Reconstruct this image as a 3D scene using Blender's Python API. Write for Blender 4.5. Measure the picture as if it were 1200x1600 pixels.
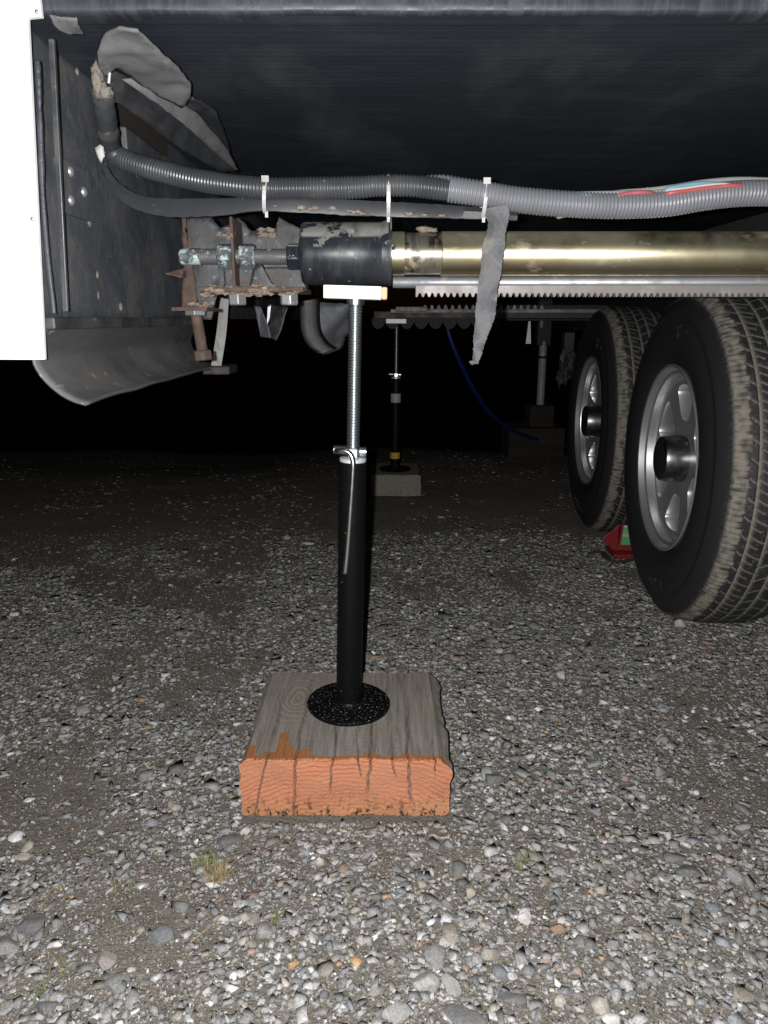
# Night photograph under a caravan slide-out, lit by the flash of the phone that took it.
import bpy, bmesh, math, random
import numpy as np
from mathutils import Vector, Matrix, noise as mnoise

for o in list(bpy.data.objects):
    bpy.data.objects.remove(o, do_unlink=True)
scene = bpy.context.scene
COL = scene.collection
R = math.radians

# ---------------------------------------------------------------- camera
cam_d = bpy.data.cameras.new('camera')
cam_d.sensor_fit = 'VERTICAL'
cam_d.sensor_height = 36.0
cam_d.lens = 36.0 * 1120 / 1600
cam_d.clip_start = 0.01
cam_d.clip_end = 400
cam = bpy.data.objects.new('camera', cam_d)
COL.objects.link(cam)
cam.location = (0, 0, 0.67)
cam.rotation_euler = (R(75), 0, 0)
scene.camera = cam

# ---------------------------------------------------------------- night sky
world = bpy.data.worlds.new('World')
scene.world = world
world.use_nodes = True
wn = world.node_tree.nodes
wn.clear()
sky = wn.new('ShaderNodeTexSky')
sky.sky_type = 'NISHITA'
sky.sun_disc = False
sky.sun_elevation = R(2)
sky.sun_rotation = R(200)
bgn = wn.new('ShaderNodeBackground')
bgn.inputs['Strength'].default_value = 0.0012
won = wn.new('ShaderNodeOutputWorld')
world.node_tree.links.new(sky.outputs[0], bgn.inputs[0])
world.node_tree.links.new(bgn.outputs[0], won.inputs[0])

# moonlight, almost nothing
sd = bpy.data.lights.new('moon', 'SUN')
sd.energy = 0.0015
sd.angle = R(0.5)
so = bpy.data.objects.new('moon', sd)
COL.objects.link(so)
so.rotation_euler = (R(55), 0, R(200))

# the phone's flash, a hand's breadth of nothing from its lens: the only real light of this photograph
fd = bpy.data.lights.new('phone_flash', 'POINT')
fd.energy = 78
fd.color = (1.0, 0.995, 0.99)
fd.shadow_soft_size = 0.004
fo = bpy.data.objects.new('phone_flash', fd)
COL.objects.link(fo)
fo.location = (-0.022, 0.0, 0.675)

scene.view_settings.view_transform = 'Standard'
scene.view_settings.look = 'None'
scene.view_settings.exposure = 0.0
scene.view_settings.gamma = 1.0
scene.view_settings.use_curve_mapping = False
scene.cycles.use_denoising = True
scene.cycles.sample_clamp_indirect = 2.0
scene.cycles.max_bounces = 6

# ---------------------------------------------------------------- materials
def lin(r, g, b):
    f = lambda c: c / 12.92 if c <= .04045 else ((c + .055) / 1.055) ** 2.4
    return (f(r / 255), f(g / 255), f(b / 255), 1)

def M(name, col, rough=.5, metal=0.0, layers=(), bump=None, spec=.5, coat=0.0, extra_bumps=(), aniso=None):
    """Principled material; layers lay noise-shaped dirt, rust or worn paint over the base."""
    m = bpy.data.materials.new(name)
    m.use_nodes = True
    nt = m.node_tree
    N, L = nt.nodes, nt.links
    bs = N['Principled BSDF']
    tc = N.new('ShaderNodeTexCoord')
    col = tuple(col) + (1,) if len(col) == 3 else col
    c = N.new('ShaderNodeRGB'); c.outputs[0].default_value = col
    r = N.new('ShaderNodeValue'); r.outputs[0].default_value = rough
    k = N.new('ShaderNodeValue'); k.outputs[0].default_value = metal
    cc, rr, kk = c.outputs[0], r.outputs[0], k.outputs[0]
    def noise(scale, detail, stretch, off=0, rough_=.6):
        mp = N.new('ShaderNodeMapping')
        mp.inputs['Scale'].default_value = stretch
        mp.inputs['Location'].default_value = (off, off * .7, off * 1.3)
        L.new(tc.outputs['Object'], mp.inputs['Vector'])
        n = N.new('ShaderNodeTexNoise')
        n.inputs['Scale'].default_value = scale
        n.inputs['Detail'].default_value = detail
        n.inputs['Roughness'].default_value = rough_
        L.new(mp.outputs[0], n.inputs['Vector'])
        return n.outputs['Fac']
    for i, y in enumerate(layers):
        fac = noise(y.get('scale', 20), y.get('detail', 6), y.get('stretch', (1, 1, 1)), y.get('off', i * 3.7 + .3), y.get('nr', .6))
        mr = N.new('ShaderNodeMapRange')
        mr.inputs['From Min'].default_value = y.get('lo', .5)
        mr.inputs['From Max'].default_value = y.get('hi', .6)
        mr.inputs['To Max'].default_value = y.get('amt', 1.0)
        L.new(fac, mr.inputs['Value'])
        f = mr.outputs[0]
        if y.get('attr'):
            at = N.new('ShaderNodeAttribute'); at.attribute_name = y['attr']
            mu = N.new('ShaderNodeMath'); mu.operation = 'MULTIPLY'; mu.use_clamp = True
            L.new(f, mu.inputs[0]); L.new(at.outputs['Fac'], mu.inputs[1]); f = mu.outputs[0]
        if y.get('up'):                               # dust settles on what faces up
            g = N.new('ShaderNodeNewGeometry')
            sx = N.new('ShaderNodeSeparateXYZ'); L.new(g.outputs['Normal'], sx.inputs[0])
            m2 = N.new('ShaderNodeMapRange')
            m2.inputs['From Min'].default_value = y['up'][0]; m2.inputs['From Max'].default_value = y['up'][1]
            L.new(sx.outputs['Z'], m2.inputs['Value'])
            mu = N.new('ShaderNodeMath'); mu.operation = 'MULTIPLY'
            L.new(f, mu.inputs[0]); L.new(m2.outputs[0], mu.inputs[1]); f = mu.outputs[0]
        mx = N.new('ShaderNodeMix'); mx.data_type = 'RGBA'
        L.new(f, mx.inputs['Factor']); L.new(cc, mx.inputs['A'])
        mx.inputs['B'].default_value = tuple(y['col']) + (1,) if len(y['col']) == 3 else y['col']
        cc = mx.outputs['Result']
        mr2 = N.new('ShaderNodeMix'); L.new(f, mr2.inputs['Factor']); L.new(rr, mr2.inputs['A'])
        mr2.inputs['B'].default_value = y.get('rough', .9); rr = mr2.outputs['Result']
        mr3 = N.new('ShaderNodeMix'); L.new(f, mr3.inputs['Factor']); L.new(kk, mr3.inputs['A'])
        mr3.inputs['B'].default_value = y.get('metal', 0); kk = mr3.outputs['Result']
    L.new(cc, bs.inputs['Base Color']); L.new(rr, bs.inputs['Roughness']); L.new(kk, bs.inputs['Metallic'])
    bs.inputs['Specular IOR Level'].default_value = spec
    bs.inputs['Coat Weight'].default_value = coat
    prev = None
    for b in ([bump] if bump else []) + list(extra_bumps):
        bn = N.new('ShaderNodeBump')
        bn.inputs['Strength'].default_value = b[1]
        bn.inputs['Distance'].default_value = b[2] if len(b) > 2 else .002
        L.new(noise(b[0], 5, b[3] if len(b) > 3 else (1, 1, 1), 9.1), bn.inputs['Height'])
        if prev: L.new(prev, bn.inputs['Normal'])
        prev = bn.outputs[0]
    if prev: L.new(prev, bs.inputs['Normal'])
    return m

DUST = (.23, .205, .17)
MUD = (.36, .27, .19)
RUST = (.056, .036, .028)
MAT = {}
MAT['coroplast'] = M('black_membrane', (.024, .029, .038), .5, layers=[
    dict(col=(.05, .056, .066), scale=6, lo=.5, hi=.85, stretch=(.8, 5, 1), amt=.4),
    dict(col=(.12, .12, .12), scale=190, lo=.73, hi=.77, amt=.8),
    dict(col=(.065, .068, .072), scale=3, lo=.52, hi=.75, amt=.6, stretch=(2, .8, 1))], bump=(200, .25, .001), extra_bumps=[(9, .35, .008)], spec=.35)
MAT['trim'] = M('black_edge_trim', (.021, .024, .031), .5, layers=[
    dict(col=(.05, .055, .066), scale=30, lo=.42, hi=.75, stretch=(4, .3, .3), amt=.7),
    dict(col=(.11, .11, .115), scale=80, lo=.6, hi=.75, stretch=(1, .6, .6), amt=.5)], bump=(60, .25, .001, (3, .3, .3)), extra_bumps=[(150, .3, .001)])
MAT['fascia'] = M('white_gelcoat', (.82, .82, .80), .3, layers=[
    dict(col=(.6, .58, .52), scale=5, lo=.62, hi=.8, amt=.3)], coat=.3)
MAT['panel'] = M('dirty_black_steel', (.058, .066, .080), .40, layers=[
    dict(col=(.095, .098, .104), scale=9, lo=.42, hi=.72, amt=.75),
    dict(col=(.135, .118, .096), scale=15, lo=.48, hi=.72, amt=.6, nr=.75),
    dict(col=(.17, .15, .125), scale=70, lo=.56, hi=.72, amt=.55, stretch=(1, 1, .6), nr=.75),
    dict(col=(.12, .12, .125), scale=120, lo=.6, hi=.75, amt=.4),
    dict(col=(.2, .2, .2), scale=60, lo=.68, hi=.72, amt=.7, stretch=(1, .25, 3)),
    dict(col=(.28, .27, .25), scale=140, lo=.74, hi=.77, amt=.8)], bump=(18, .5, .006), extra_bumps=[(220, .25, .001)])
MAT['black_plastic'] = M('black_plastic', (.03, .033, .038), .42, layers=[
    dict(col=(.085, .082, .078), scale=14, lo=.42, hi=.7, amt=.75),
    dict(col=DUST, scale=60, lo=.6, hi=.72, amt=.6)], bump=(50, .3, .002))
MAT['conduit'] = M('black_split_conduit', (.03, .033, .038), .36, layers=[
    dict(col=(.12, .117, .113), scale=9, lo=.45, hi=.75, amt=.4),
    dict(col=(.3, .28, .25), scale=90, lo=.66, hi=.74, amt=.6)])
MAT['conduit_grey'] = M('grey_split_conduit', (.135, .139, .155), .36, layers=[
    dict(col=(.075, .075, .08), scale=10, lo=.45, hi=.75, amt=.6),
    dict(col=(.4, .33, .25), scale=34, lo=.67, hi=.73, amt=.7)])
MAT['rubber_grey'] = M('worn_grey_rubber', (.105, .105, .108), .75, layers=[
    dict(col=(.15, .147, .142), scale=13, lo=.45, hi=.72, amt=.8, nr=.7),
    dict(col=(.05, .05, .052), scale=26, lo=.58, hi=.72, amt=.7, nr=.7),
    dict(col=(.22, .215, .205), scale=70, lo=.62, hi=.72, amt=.6, stretch=(1, .4, 1))], bump=(70, .4, .002))
MAT['rubber_black'] = M('black_rubber_sheet', (.027, .029, .033), .5, layers=[
    dict(col=(.085, .082, .08), scale=14, lo=.52, hi=.78, amt=.7, stretch=(.5, .5, 2)),
    dict(col=(.16, .15, .13), scale=90, lo=.68, hi=.74, amt=.6)], bump=(40, .35, .002))
MAT['strap'] = M('grey_torn_rubber', (.068, .071, .079), .6, layers=[
    dict(col=(.2, .18, .15), scale=24, lo=.57, hi=.66, amt=.75),
    dict(col=(.05, .05, .055), scale=12, lo=.52, hi=.7, amt=.5),
    dict(col=(.14, .125, .105), scale=60, lo=.5, hi=.66, amt=.6, nr=.75)], bump=(90, .7, .003))
MAT['skirt'] = M('dusty_curved_plastic', (.085, .085, .089), .36, layers=[
    dict(col=(.20, .19, .18), scale=7, lo=.35, hi=.7, amt=.8, up=(-.2, .7)),
    dict(col=(.36, .28, .19), scale=48, lo=.63, hi=.68, amt=.8, stretch=(1, .6, 1)),
    dict(col=(.1, .1, .1), scale=60, lo=.5, hi=.75, amt=.4, stretch=(4, .4, 1))], bump=(30, .2, .002))
MAT['gold_zinc'] = M('yellow_zinc_plating', (.42, .37, .235), .29, 1.0, layers=[
    dict(col=(.33, .31, .22), scale=8, lo=.4, hi=.7, amt=.7, rough=.44, metal=1, stretch=(1.6, 1, 1)),
    dict(col=(.5, .47, .36), scale=30, lo=.5, hi=.75, amt=.5, rough=.36, metal=1, stretch=(.35, 2, 2)),
    dict(col=(.26, .24, .19), scale=50, lo=.58, hi=.72, amt=.55, rough=.6, metal=.4, stretch=(.5, 1, 1)),
    dict(col=(.45, .42, .36), scale=160, lo=.7, hi=.74, amt=.7, rough=.8, metal=0),
    dict(col=(.22, .2, .16), scale=8, lo=.35, hi=.65, amt=.75, rough=.7, metal=.3, up=(.2, .9))], bump=(120, .05, .0005))
MAT['shaft'] = M('stained_steel_shaft', (.42, .39, .31), .26, 1.0, layers=[
    dict(col=(.05, .047, .042), scale=30, lo=.43, hi=.58, amt=.9, rough=.35, metal=.5, stretch=(1.6, .6, .6)),
    dict(col=(.3, .2, .12), scale=55, lo=.6, hi=.7, amt=.6, rough=.8)])
MAT['cap_paint'] = M('chipped_black_paint', (.011, .013, .018), .31, layers=[
    dict(col=(.2, .195, .18), scale=30, lo=.42, hi=.45, rough=.85, up=(.42, .5), stretch=(1, 1, 1), nr=.75),
    dict(col=(.16, .155, .145), scale=34, lo=.545, hi=.57, rough=.85, up=(.12, .2), nr=.7),
    dict(col=(.03, .032, .037), scale=9, lo=.4, hi=.7, amt=.6, rough=.45, stretch=(1, 3, 3)),
    dict(col=(.38, .36, .31), scale=70, lo=.66, hi=.69, rough=.8, amt=.85),
    dict(col=(.035, .036, .04), scale=60, lo=.5, hi=.7, amt=.7, rough=.55, stretch=(1, .3, .3)),
    dict(col=(.12, .12, .12), scale=200, lo=.68, hi=.72, amt=.7, rough=.6)], bump=(60, .2, .001), spec=.28)
MAT['steel'] = M('worn_steel', (.30, .31, .33), .4, .7, layers=[
    dict(col=(.1, .1, .1), scale=24, lo=.45, hi=.62, amt=.7, rough=.6, metal=.4),
    dict(col=(.3, .2, .13), scale=60, lo=.6, hi=.7, amt=.6)])
MAT['rack'] = M('machined_rack_steel', (.19, .178, .175), .55, .35, layers=[
    dict(col=(.17, .13, .11), scale=40, lo=.45, hi=.7, amt=.7, metal=.1, rough=.8),
    dict(col=(.36, .34, .33), scale=22, lo=.5, hi=.7, amt=.6, metal=.3, rough=.5)])
MAT['dim'] = M('dark_matte_strip', (.011, .011, .012), .7)  # plain, very dark matte colour for the lobed strip
MAT['bracket'] = M('dirty_bracket_steel', (.023, .025, .030), .5, .1, layers=[
    dict(col=(.054, .052, .049), scale=22, lo=.42, hi=.7, amt=.8),
    dict(col=(.12, .075, .052), scale=55, lo=.58, hi=.7, amt=.7),
    dict(col=(.3, .27, .22), scale=100, lo=.66, hi=.72, amt=.8)], bump=(60, .5, .003))
MAT['rust'] = M('rusty_steel', RUST, .85, .1, layers=[
    dict(col=(.10, .060, .043), scale=70, lo=.45, hi=.65, amt=.8),
    dict(col=(.07, .066, .066), scale=30, lo=.55, hi=.7, amt=.7),
    dict(col=MUD, scale=50, lo=.62, hi=.7, amt=.7)], bump=(120, .6, .002))
MAT['thread_dark'] = M('oily_threaded_rod', (.17, .17, .175), .4, .6, layers=[
    dict(col=(.06, .06, .062), scale=28, lo=.4, hi=.6, amt=.85, metal=.3),
    dict(col=(.42, .43, .44), scale=70, lo=.62, hi=.67, amt=.8, metal=.2)])
MAT['nut_teal'] = M('chipped_zinc_nut', (.10, .115, .12), .45, .4, layers=[
    dict(col=(.4, .46, .47), scale=85, lo=.5, hi=.56, amt=.85, rough=.6, metal=.1),
    dict(col=(.035, .035, .038), scale=50, lo=.55, hi=.62, amt=.8)])
MAT['mud'] = M('dried_mud', (.17, .135, .105), .95, layers=[
    dict(col=(.29, .235, .18), scale=140, lo=.5, hi=.7, amt=.8),
    dict(col=(.2, .13, .09), scale=60, lo=.55, hi=.7, amt=.6)], bump=(220, .8, .003))
MAT['foam'] = M('old_tan_foam', (.16, .147, .125), .9, layers=[
    dict(col=(.18, .15, .11), scale=50, lo=.5, hi=.7, amt=.7)], bump=(120, .7, .003))
MAT['zip_tie'] = M('white_nylon', (.34, .34, .34), .4, layers=[
    dict(col=(.24, .22, .19), scale=60, lo=.55, hi=.72, amt=.6)])
MAT['tape'] = M('white_tape', (.42, .42, .40), .6, bump=(110, .6, .002))
MAT['rivet'] = M('aluminium_rivet', (.55, .56, .57), .35, .8)
MAT['zinc'] = M('bright_zinc', (.60, .66, .68), .3, 1.0, layers=[
    dict(col=(.42, .47, .5), scale=60, lo=.45, hi=.7, amt=.6, rough=.34, metal=1)])
MAT['zinc_pale'] = M('pale_zinc_washer', (.78, .80, .80), .35, .55)
MAT['rod_steel'] = M('bent_steel_rod', (.50, .51, .52), .27, 1.0, layers=[
    dict(col=(.3, .3, .3), scale=50, lo=.5, hi=.7, amt=.6, metal=1, rough=.4)])
MAT['jack_black'] = M('black_enamel', (.0035, .0035, .004), .42, layers=[
    dict(col=(.5, .47, .42), scale=420, lo=.66, hi=.68, amt=.85, rough=.9, detail=2, up=(.5, .9)),
    dict(col=(.5, .47, .42), scale=300, lo=.76, hi=.77, amt=.85, rough=.9, detail=2)], spec=.1)
MAT['saddle'] = M('saddle_glare_white', (.84, .84, .80), .4)  # flash glare on the zinc saddle put into white; a bracket shares it
MAT['saddle_end'] = M('bare_tan_edge', (.62, .42, .26), .8, bump=(200, .4, .001))
MAT['sticker_grey'] = M('grey_sticker', (.34, .32, .32), .6, layers=[dict(col=(.2, .19, .19), scale=300, lo=.5, hi=.6, amt=.6, stretch=(.3, .3, 1))])
MAT['sticker_yellow'] = M('yellow_sticker', (.46, .28, .04), .5, layers=[dict(col=(.25, .14, .02), scale=300, lo=.5, hi=.6, amt=.6, stretch=(.3, .3, 1))])
MAT['alloy'] = M('grey_painted_alloy', (.38, .38, .39), .36, .65, layers=[
    dict(col=(.16, .155, .15), scale=14, lo=.5, hi=.75, amt=.6, rough=.6, metal=.3)])
MAT['alloy_bright'] = M('machined_alloy', (.75, .75, .76), .3, .85, layers=[
    dict(col=(.34, .33, .32), scale=20, lo=.5, hi=.75, amt=.5, rough=.4, metal=.7)])
MAT['hub'] = M('smoked_chrome', (.23, .235, .24), .3, 1.0, layers=[
    dict(col=(.2, .195, .19), scale=60, lo=.5, hi=.7, amt=.6, rough=.42, metal=.8)])
MAT['hub_end_shade'] = M('shaded_cap_end', (.012, .012, .013), .5)  # shade of the end turned from the flash, put into its colour
MAT['well'] = M('brake_drum_black', (.02, .02, .02), .7)
MAT['tyre'] = M('tyre_rubber', (.019, .019, .020), .55, layers=[
    dict(col=(.036, .036, .038), scale=60, lo=.42, hi=.68, amt=.8, rough=.8, attr='tread'),
    dict(col=(.15, .145, .135), scale=170, lo=.58, hi=.66, amt=.75, rough=.95, attr='tread', nr=.75),
    dict(col=(.21, .19, .157), scale=120, lo=.30, hi=.46, amt=.97, rough=.95, attr='dust', nr=.8)], bump=(300, .25, .001), spec=.3)
MAT['chassis'] = M('chassis_black', (.02, .02, .021), .6, layers=[dict(col=(.06, .052, .045), scale=8, lo=.5, hi=.75, amt=.7)])
MAT['white_pipe'] = M('galvanised_pipe', (.36, .36, .36), .55, .2, layers=[dict(col=(.2, .19, .17), scale=20, lo=.45, hi=.7, amt=.7)])
MAT['old_wood'] = M('brown_offcut', (.028, .019, .013), .85, layers=[dict(col=(.014, .01, .008), scale=20, lo=.4, hi=.65, amt=.8, stretch=(.2, 2, 2))], bump=(60, .4, .003))
MAT['hose'] = M('blue_hose', (.004, .014, .11), .5)
MAT['red'] = M('red_paint', (.20, .010, .013), .45, layers=[dict(col=(.1, .012, .012), scale=40, lo=.55, hi=.7, amt=.6)])
MAT['cord'] = M('black_cord', (.012, .012, .012), .7)
MAT['wire_blue'] = M('blue_wire', (.12, .26, .36), .5)
MAT['wire_red'] = M('red_wire', (.33, .07, .075), .5)
MAT['wire_white'] = M('white_wire', (.42, .41, .39), .5)
MAT['wire_grey'] = M('grey_wire', (.2, .2, .2), .6)

# ---------------------------------------------------------------- mesh helpers
def obj(name, V, Fc, mat, parent=None, smooth=False, bevel=0, auto=None):
    me = bpy.data.meshes.new(name)
    me.from_pydata([tuple(v) for v in V], [], Fc)
    if isinstance(mat, (list, tuple)):
        for m in mat: me.materials.append(m)
    else:
        me.materials.append(mat)
    if smooth:
        me.polygons.foreach_set('use_smooth', [True] * len(me.polygons))
    if auto is not None:
        me.polygons.foreach_set('use_smooth', [True] * len(me.polygons))
        me.set_sharp_from_angle(angle=R(auto))
    me.update()
    o = bpy.data.objects.new(name, me)
    COL.objects.link(o)
    if parent is not None:
        o.parent = parent
        if parent.get('_world'):
            off = Vector(parent.get('_off'))
            o.location = -off
    if bevel:
        b = o.modifiers.new('bevel', 'BEVEL'); b.width = bevel; b.segments = 2; b.limit_method = 'ANGLE'
    return o

def thing(name, label, cat, loc=(0, 0, 0), group=None, world=False):
    o = bpy.data.objects.new(name, None)
    COL.objects.link(o)
    o.empty_display_size = .05
    o.location = loc
    o['label'] = label; o['category'] = cat
    if group: o['group'] = group
    if world:                       # parts of this thing are written in world coordinates
        o['_world'] = True; o['_off'] = list(loc)
    return o

def subempty(name, parent):
    o = bpy.data.objects.new(name, None)
    COL.objects.link(o); o.parent = parent; o.empty_display_size = .03
    if parent.get('_world'):
        o['_world'] = True; o['_off'] = [0, 0, 0]; o.location = -Vector(parent['_off'])
    return o

def tag(o, label, cat=None, group=None, kind=None):
    o['label'] = label
    if cat: o['category'] = cat
    if group: o['group'] = group
    if kind: o['kind'] = kind
    return o

def box(x0, x1, y0, y1, z0, z1):
    V = [(x, y, z) for z in (z0, z1) for y in (y0, y1) for x in (x0, x1)]
    Fc = [(0, 2, 3, 1), (4, 5, 7, 6), (0, 1, 5, 4), (2, 6, 7, 3), (0, 4, 6, 2), (1, 3, 7, 5)]
    return V, Fc

def join(*parts):
    V, Fc = [], []
    for v, f in parts:
        n = len(V); V += [tuple(p) for p in v]; Fc += [tuple(i + n for i in q) for q in f]
    return V, Fc

def frame(d):
    d = Vector(d).normalized()
    a = Vector((0, 0, 1)) if abs(d.z) < .9 else Vector((1, 0, 0))
    u = d.cross(a).normalized(); return u, d.cross(u).normalized()

def cyl(p0, p1, r0, r1=None, seg=24, caps=True, rot=0):
    r1 = r0 if r1 is None else r1
    p0, p1 = Vector(p0), Vector(p1)
    u, w = frame(p1 - p0)
    V, Fc = [], []
    for p, r in ((p0, r0), (p1, r1)):
        for i in range(seg):
            a = 2 * math.pi * i / seg + rot
            V.append(p + u * (r * math.cos(a)) + w * (r * math.sin(a)))
    for i in range(seg):
        j = (i + 1) % seg
        Fc.append((i, j, seg + j, seg + i))
    if caps:
        Fc.append(tuple(range(seg - 1, -1, -1))); Fc.append(tuple(range(seg, 2 * seg)))
    return V, Fc

def lathe_dir(p0, d, prof, seg=40):
    """prof: list of (distance along d, radius)"""
    p0 = Vector(p0); d = Vector(d).normalized(); u, w = frame(d)
    V, Fc = [], []
    for s, r in prof:
        for i in range(seg):
            a = 2 * math.pi * i / seg
            V.append(p0 + d * s + u * (r * math.cos(a)) + w * (r * math.sin(a)))
    for k in range(len(prof) - 1):
        for i in range(seg):
            j = (i + 1) % seg
            Fc.append((k * seg + i, k * seg + j, (k + 1) * seg + j, (k + 1) * seg + i))
    return V, Fc

def spline(pts, n):
    P = [Vector(p) for p in pts]
    P = [P[0] * 2 - P[1]] + P + [P[-1] * 2 - P[-2]]
    out = []
    segs = len(P) - 3
    dense = []
    for i in range(segs):
        a, b, c, d = P[i:i + 4]
        for k in range(24):
            t = k / 24
            dense.append(.5 * ((2 * b) + (c - a) * t + (2 * a - 5 * b + 4 * c - d) * t * t + (-a + 3 * b - 3 * c + d) * t ** 3))
    dense.append(P[-2].copy())
    L = [0]
    for i in range(1, len(dense)): L.append(L[-1] + (dense[i] - dense[i - 1]).length)
    j = 0
    for k in range(n):
        s = L[-1] * k / (n - 1)
        while j < len(L) - 2 and L[j + 1] < s: j += 1
        t = (s - L[j]) / max(L[j + 1] - L[j], 1e-9)
        out.append(dense[j].lerp(dense[j + 1], t))
    return out, L[-1]

def tube(pts, r, n=60, seg=14, caps=True, rf=None, squash=1.0):
    path, Ln = spline(pts, n)
    V, Fc = [], []
    prev = None
    for k, p in enumerate(path):
        d = (path[min(k + 1, n - 1)] - path[max(k - 1, 0)]).normalized()
        if prev is None: u, w = frame(d)
        else:
            u = (prev - d * prev.dot(d)).normalized(); w = d.cross(u)
        prev = u
        rr = r if rf is None else r * rf(k / (n - 1), Ln)
        for i in range(seg):
            a = 2 * math.pi * i / seg
            V.append(p + u * (rr * squash * math.cos(a)) + w * (rr * math.sin(a)))
    for k in range(n - 1):
        for i in range(seg):
            j = (i + 1) % seg
            Fc.append((k * seg + i, k * seg + j, (k + 1) * seg + j, (k + 1) * seg + i))
    if caps:
        Fc.append(tuple(range(seg - 1, -1, -1))); Fc.append(tuple((n - 1) * seg + i for i in range(seg)))
    return V, Fc

def corrugated(pts, r, pitch=.0042, depth=.1, seg=18, wob=0.0, seed=0):
    _, Ln = spline(pts, 10)
    ribs = int(Ln / pitch); n = ribs * 5 + 1
    def rf(t, L_):
        c = (t * ribs) % 1.0
        base = 1.0 if c < .5 else 1.0 - depth
        return base * (1 + wob * mnoise.noise((t * 14, seed, 0)))
    return tube(pts, r, n, seg, True, rf)

def ribbon(pts, widths, wdir, thick, n=60, wob=0, seed=1, twist=0.0, cup=1.2):
    """flat strap along pts; wdir = direction of its width, thickness across"""
    path, Ln = spline(pts, n)
    V, Fc = [], []
    for k, p in enumerate(path):
        t = k / (n - 1)
        d = (path[min(k + 1, n - 1)] - path[max(k - 1, 0)]).normalized()
        x = t * (len(widths) - 1); i = min(int(x), len(widths) - 2); wd = widths[i] * (1 - (x - i)) + widths[i + 1] * (x - i)
        w = Vector(wdir); w = (w - d * w.dot(d)).normalized(); nn = d.cross(w)
        tw = twist * (mnoise.noise((t * 4.2, seed, 8)) + .5 * mnoise.noise((t * 13, seed, 2)))
        w, nn = w * math.cos(tw) + nn * math.sin(tw), nn * math.cos(tw) - w * math.sin(tw)
        e1 = wob * (mnoise.noise((t * 9, seed, 1)) + .6 * mnoise.noise((t * 60, seed, 1))); e2 = wob * (mnoise.noise((t * 9, seed, 5)) + .6 * mnoise.noise((t * 60, seed, 5)))
        bow = thick * cup * (1 + mnoise.noise((t * 7, seed, 3)))
        for s, e in ((-1, e1), (0, 0), (1, e2)):
            q = p + w * (s * wd / 2 + e) + nn * (bow * (1 - s * s))
            V.append(q + nn * thick / 2)
        for s, e in ((1, e2), (0, 0), (-1, e1)):
            q = p + w * (s * wd / 2 + e) + nn * (bow * (1 - s * s))
            V.append(q - nn * thick / 2)
    for k in range(n - 1):
        for i in range(6):
            j = (i + 1) % 6
            Fc.append((k * 6 + i, k * 6 + j, (k + 1) * 6 + j, (k + 1) * 6 + i))
    Fc.append((5, 4, 3, 2, 1, 0)); Fc.append(tuple((n - 1) * 6 + i for i in range(6)))
    return V, Fc

def flap(name, outline, thick, mat, parent, bulge=0.0, rough=.0015, seed=0, cuts=3):
    """a torn sheet: 3-D outline, filled, subdivided, uneven, with real thickness"""
    bm = bmesh.new()
    vs = [bm.verts.new(p) for p in outline]
    f = bm.faces.new(vs)
    f.normal_update(); nrm = f.normal.copy(); cen = f.calc_center_median()
    size = max((v.co - cen).length for v in vs)
    bmesh.ops.triangulate(bm, faces=bm.faces[:])
    for _ in range(cuts):
        bmesh.ops.subdivide_edges(bm, edges=[e for e in bm.edges if e.calc_length() > size * .09], cuts=1, use_grid_fill=True)
        bmesh.ops.triangulate(bm, faces=bm.faces[:])
    for v in bm.verts:
        t = (v.co - cen).length / size
        v.co += nrm * (bulge * (1 - t * t) + rough * 2 * mnoise.noise(v.co * 45 + Vector((seed, 0, 0))))
        if v.is_boundary: v.co += Vector([mnoise.noise(v.co * 160 + Vector((seed, i * 9, 3))) for i in range(3)]) * rough
    V = [v.co.copy() for v in bm.verts]; bm.verts.index_update()
    Fc = [tuple(v.index for v in f.verts) for f in bm.faces]
    bm.free()
    o = obj(name, V, Fc, mat, parent, smooth=True)
    s = o.modifiers.new('solid', 'SOLIDIFY'); s.thickness = thick; s.offset = 0
    return o

def lump(cx, cy, cz, sx, sy, sz, seed, sub=2, amp=.35, fr=1.6):
    bm = bmesh.new()
    bmesh.ops.create_icosphere(bm, subdivisions=sub, radius=1)
    V = []
    for v in bm.verts:
        k = 1 + amp * mnoise.noise(v.co * fr + Vector((seed * 7.3, seed, 0))) + amp * .5 * mnoise.noise(v.co * fr * 2.7 + Vector((0, seed * 3.1, 0)))
        V.append((cx + v.co.x * sx * k, cy + v.co.y * sy * k, cz + v.co.z * sz * k))
    bm.verts.index_update()
    Fc = [tuple(v.index for v in f.verts) for f in bm.faces]
    bm.free()
    return V, Fc

def hexnut(p0, p1, af, rot=0):
    """hexagonal prism with a chamfered end, af = across flats"""
    p0, p1 = Vector(p0), Vector(p1)
    r = af / math.sqrt(3)
    d = (p1 - p0); e = d * .12
    a = cyl(p0 + e, p1 - e, r, seg=6, rot=rot, caps=False)
    b = cyl(p0, p0 + e, r * .88, r, seg=6, rot=rot, caps=False)
    c = cyl(p1 - e, p1, r, r * .88, seg=6, rot=rot, caps=False)
    u, w = frame(d)
    V, Fc = join(a, b, c)
    Fc.append(tuple(range(17, 11, -1))); Fc.append(tuple(range(30, 36)))
    return V, Fc

# ================================================================ the slide-out room overhead
ZC = 0.96          # underside of the slide-out floor
YF = 0.80          # its front face
WX = -0.367        # inner face of its outer wall skirt
room = thing('slide_out_room', 'black underside and white outer panel of an extended slide-out room overhead', 'slide-out', (0, 1.6, .67), world=True)

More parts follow.
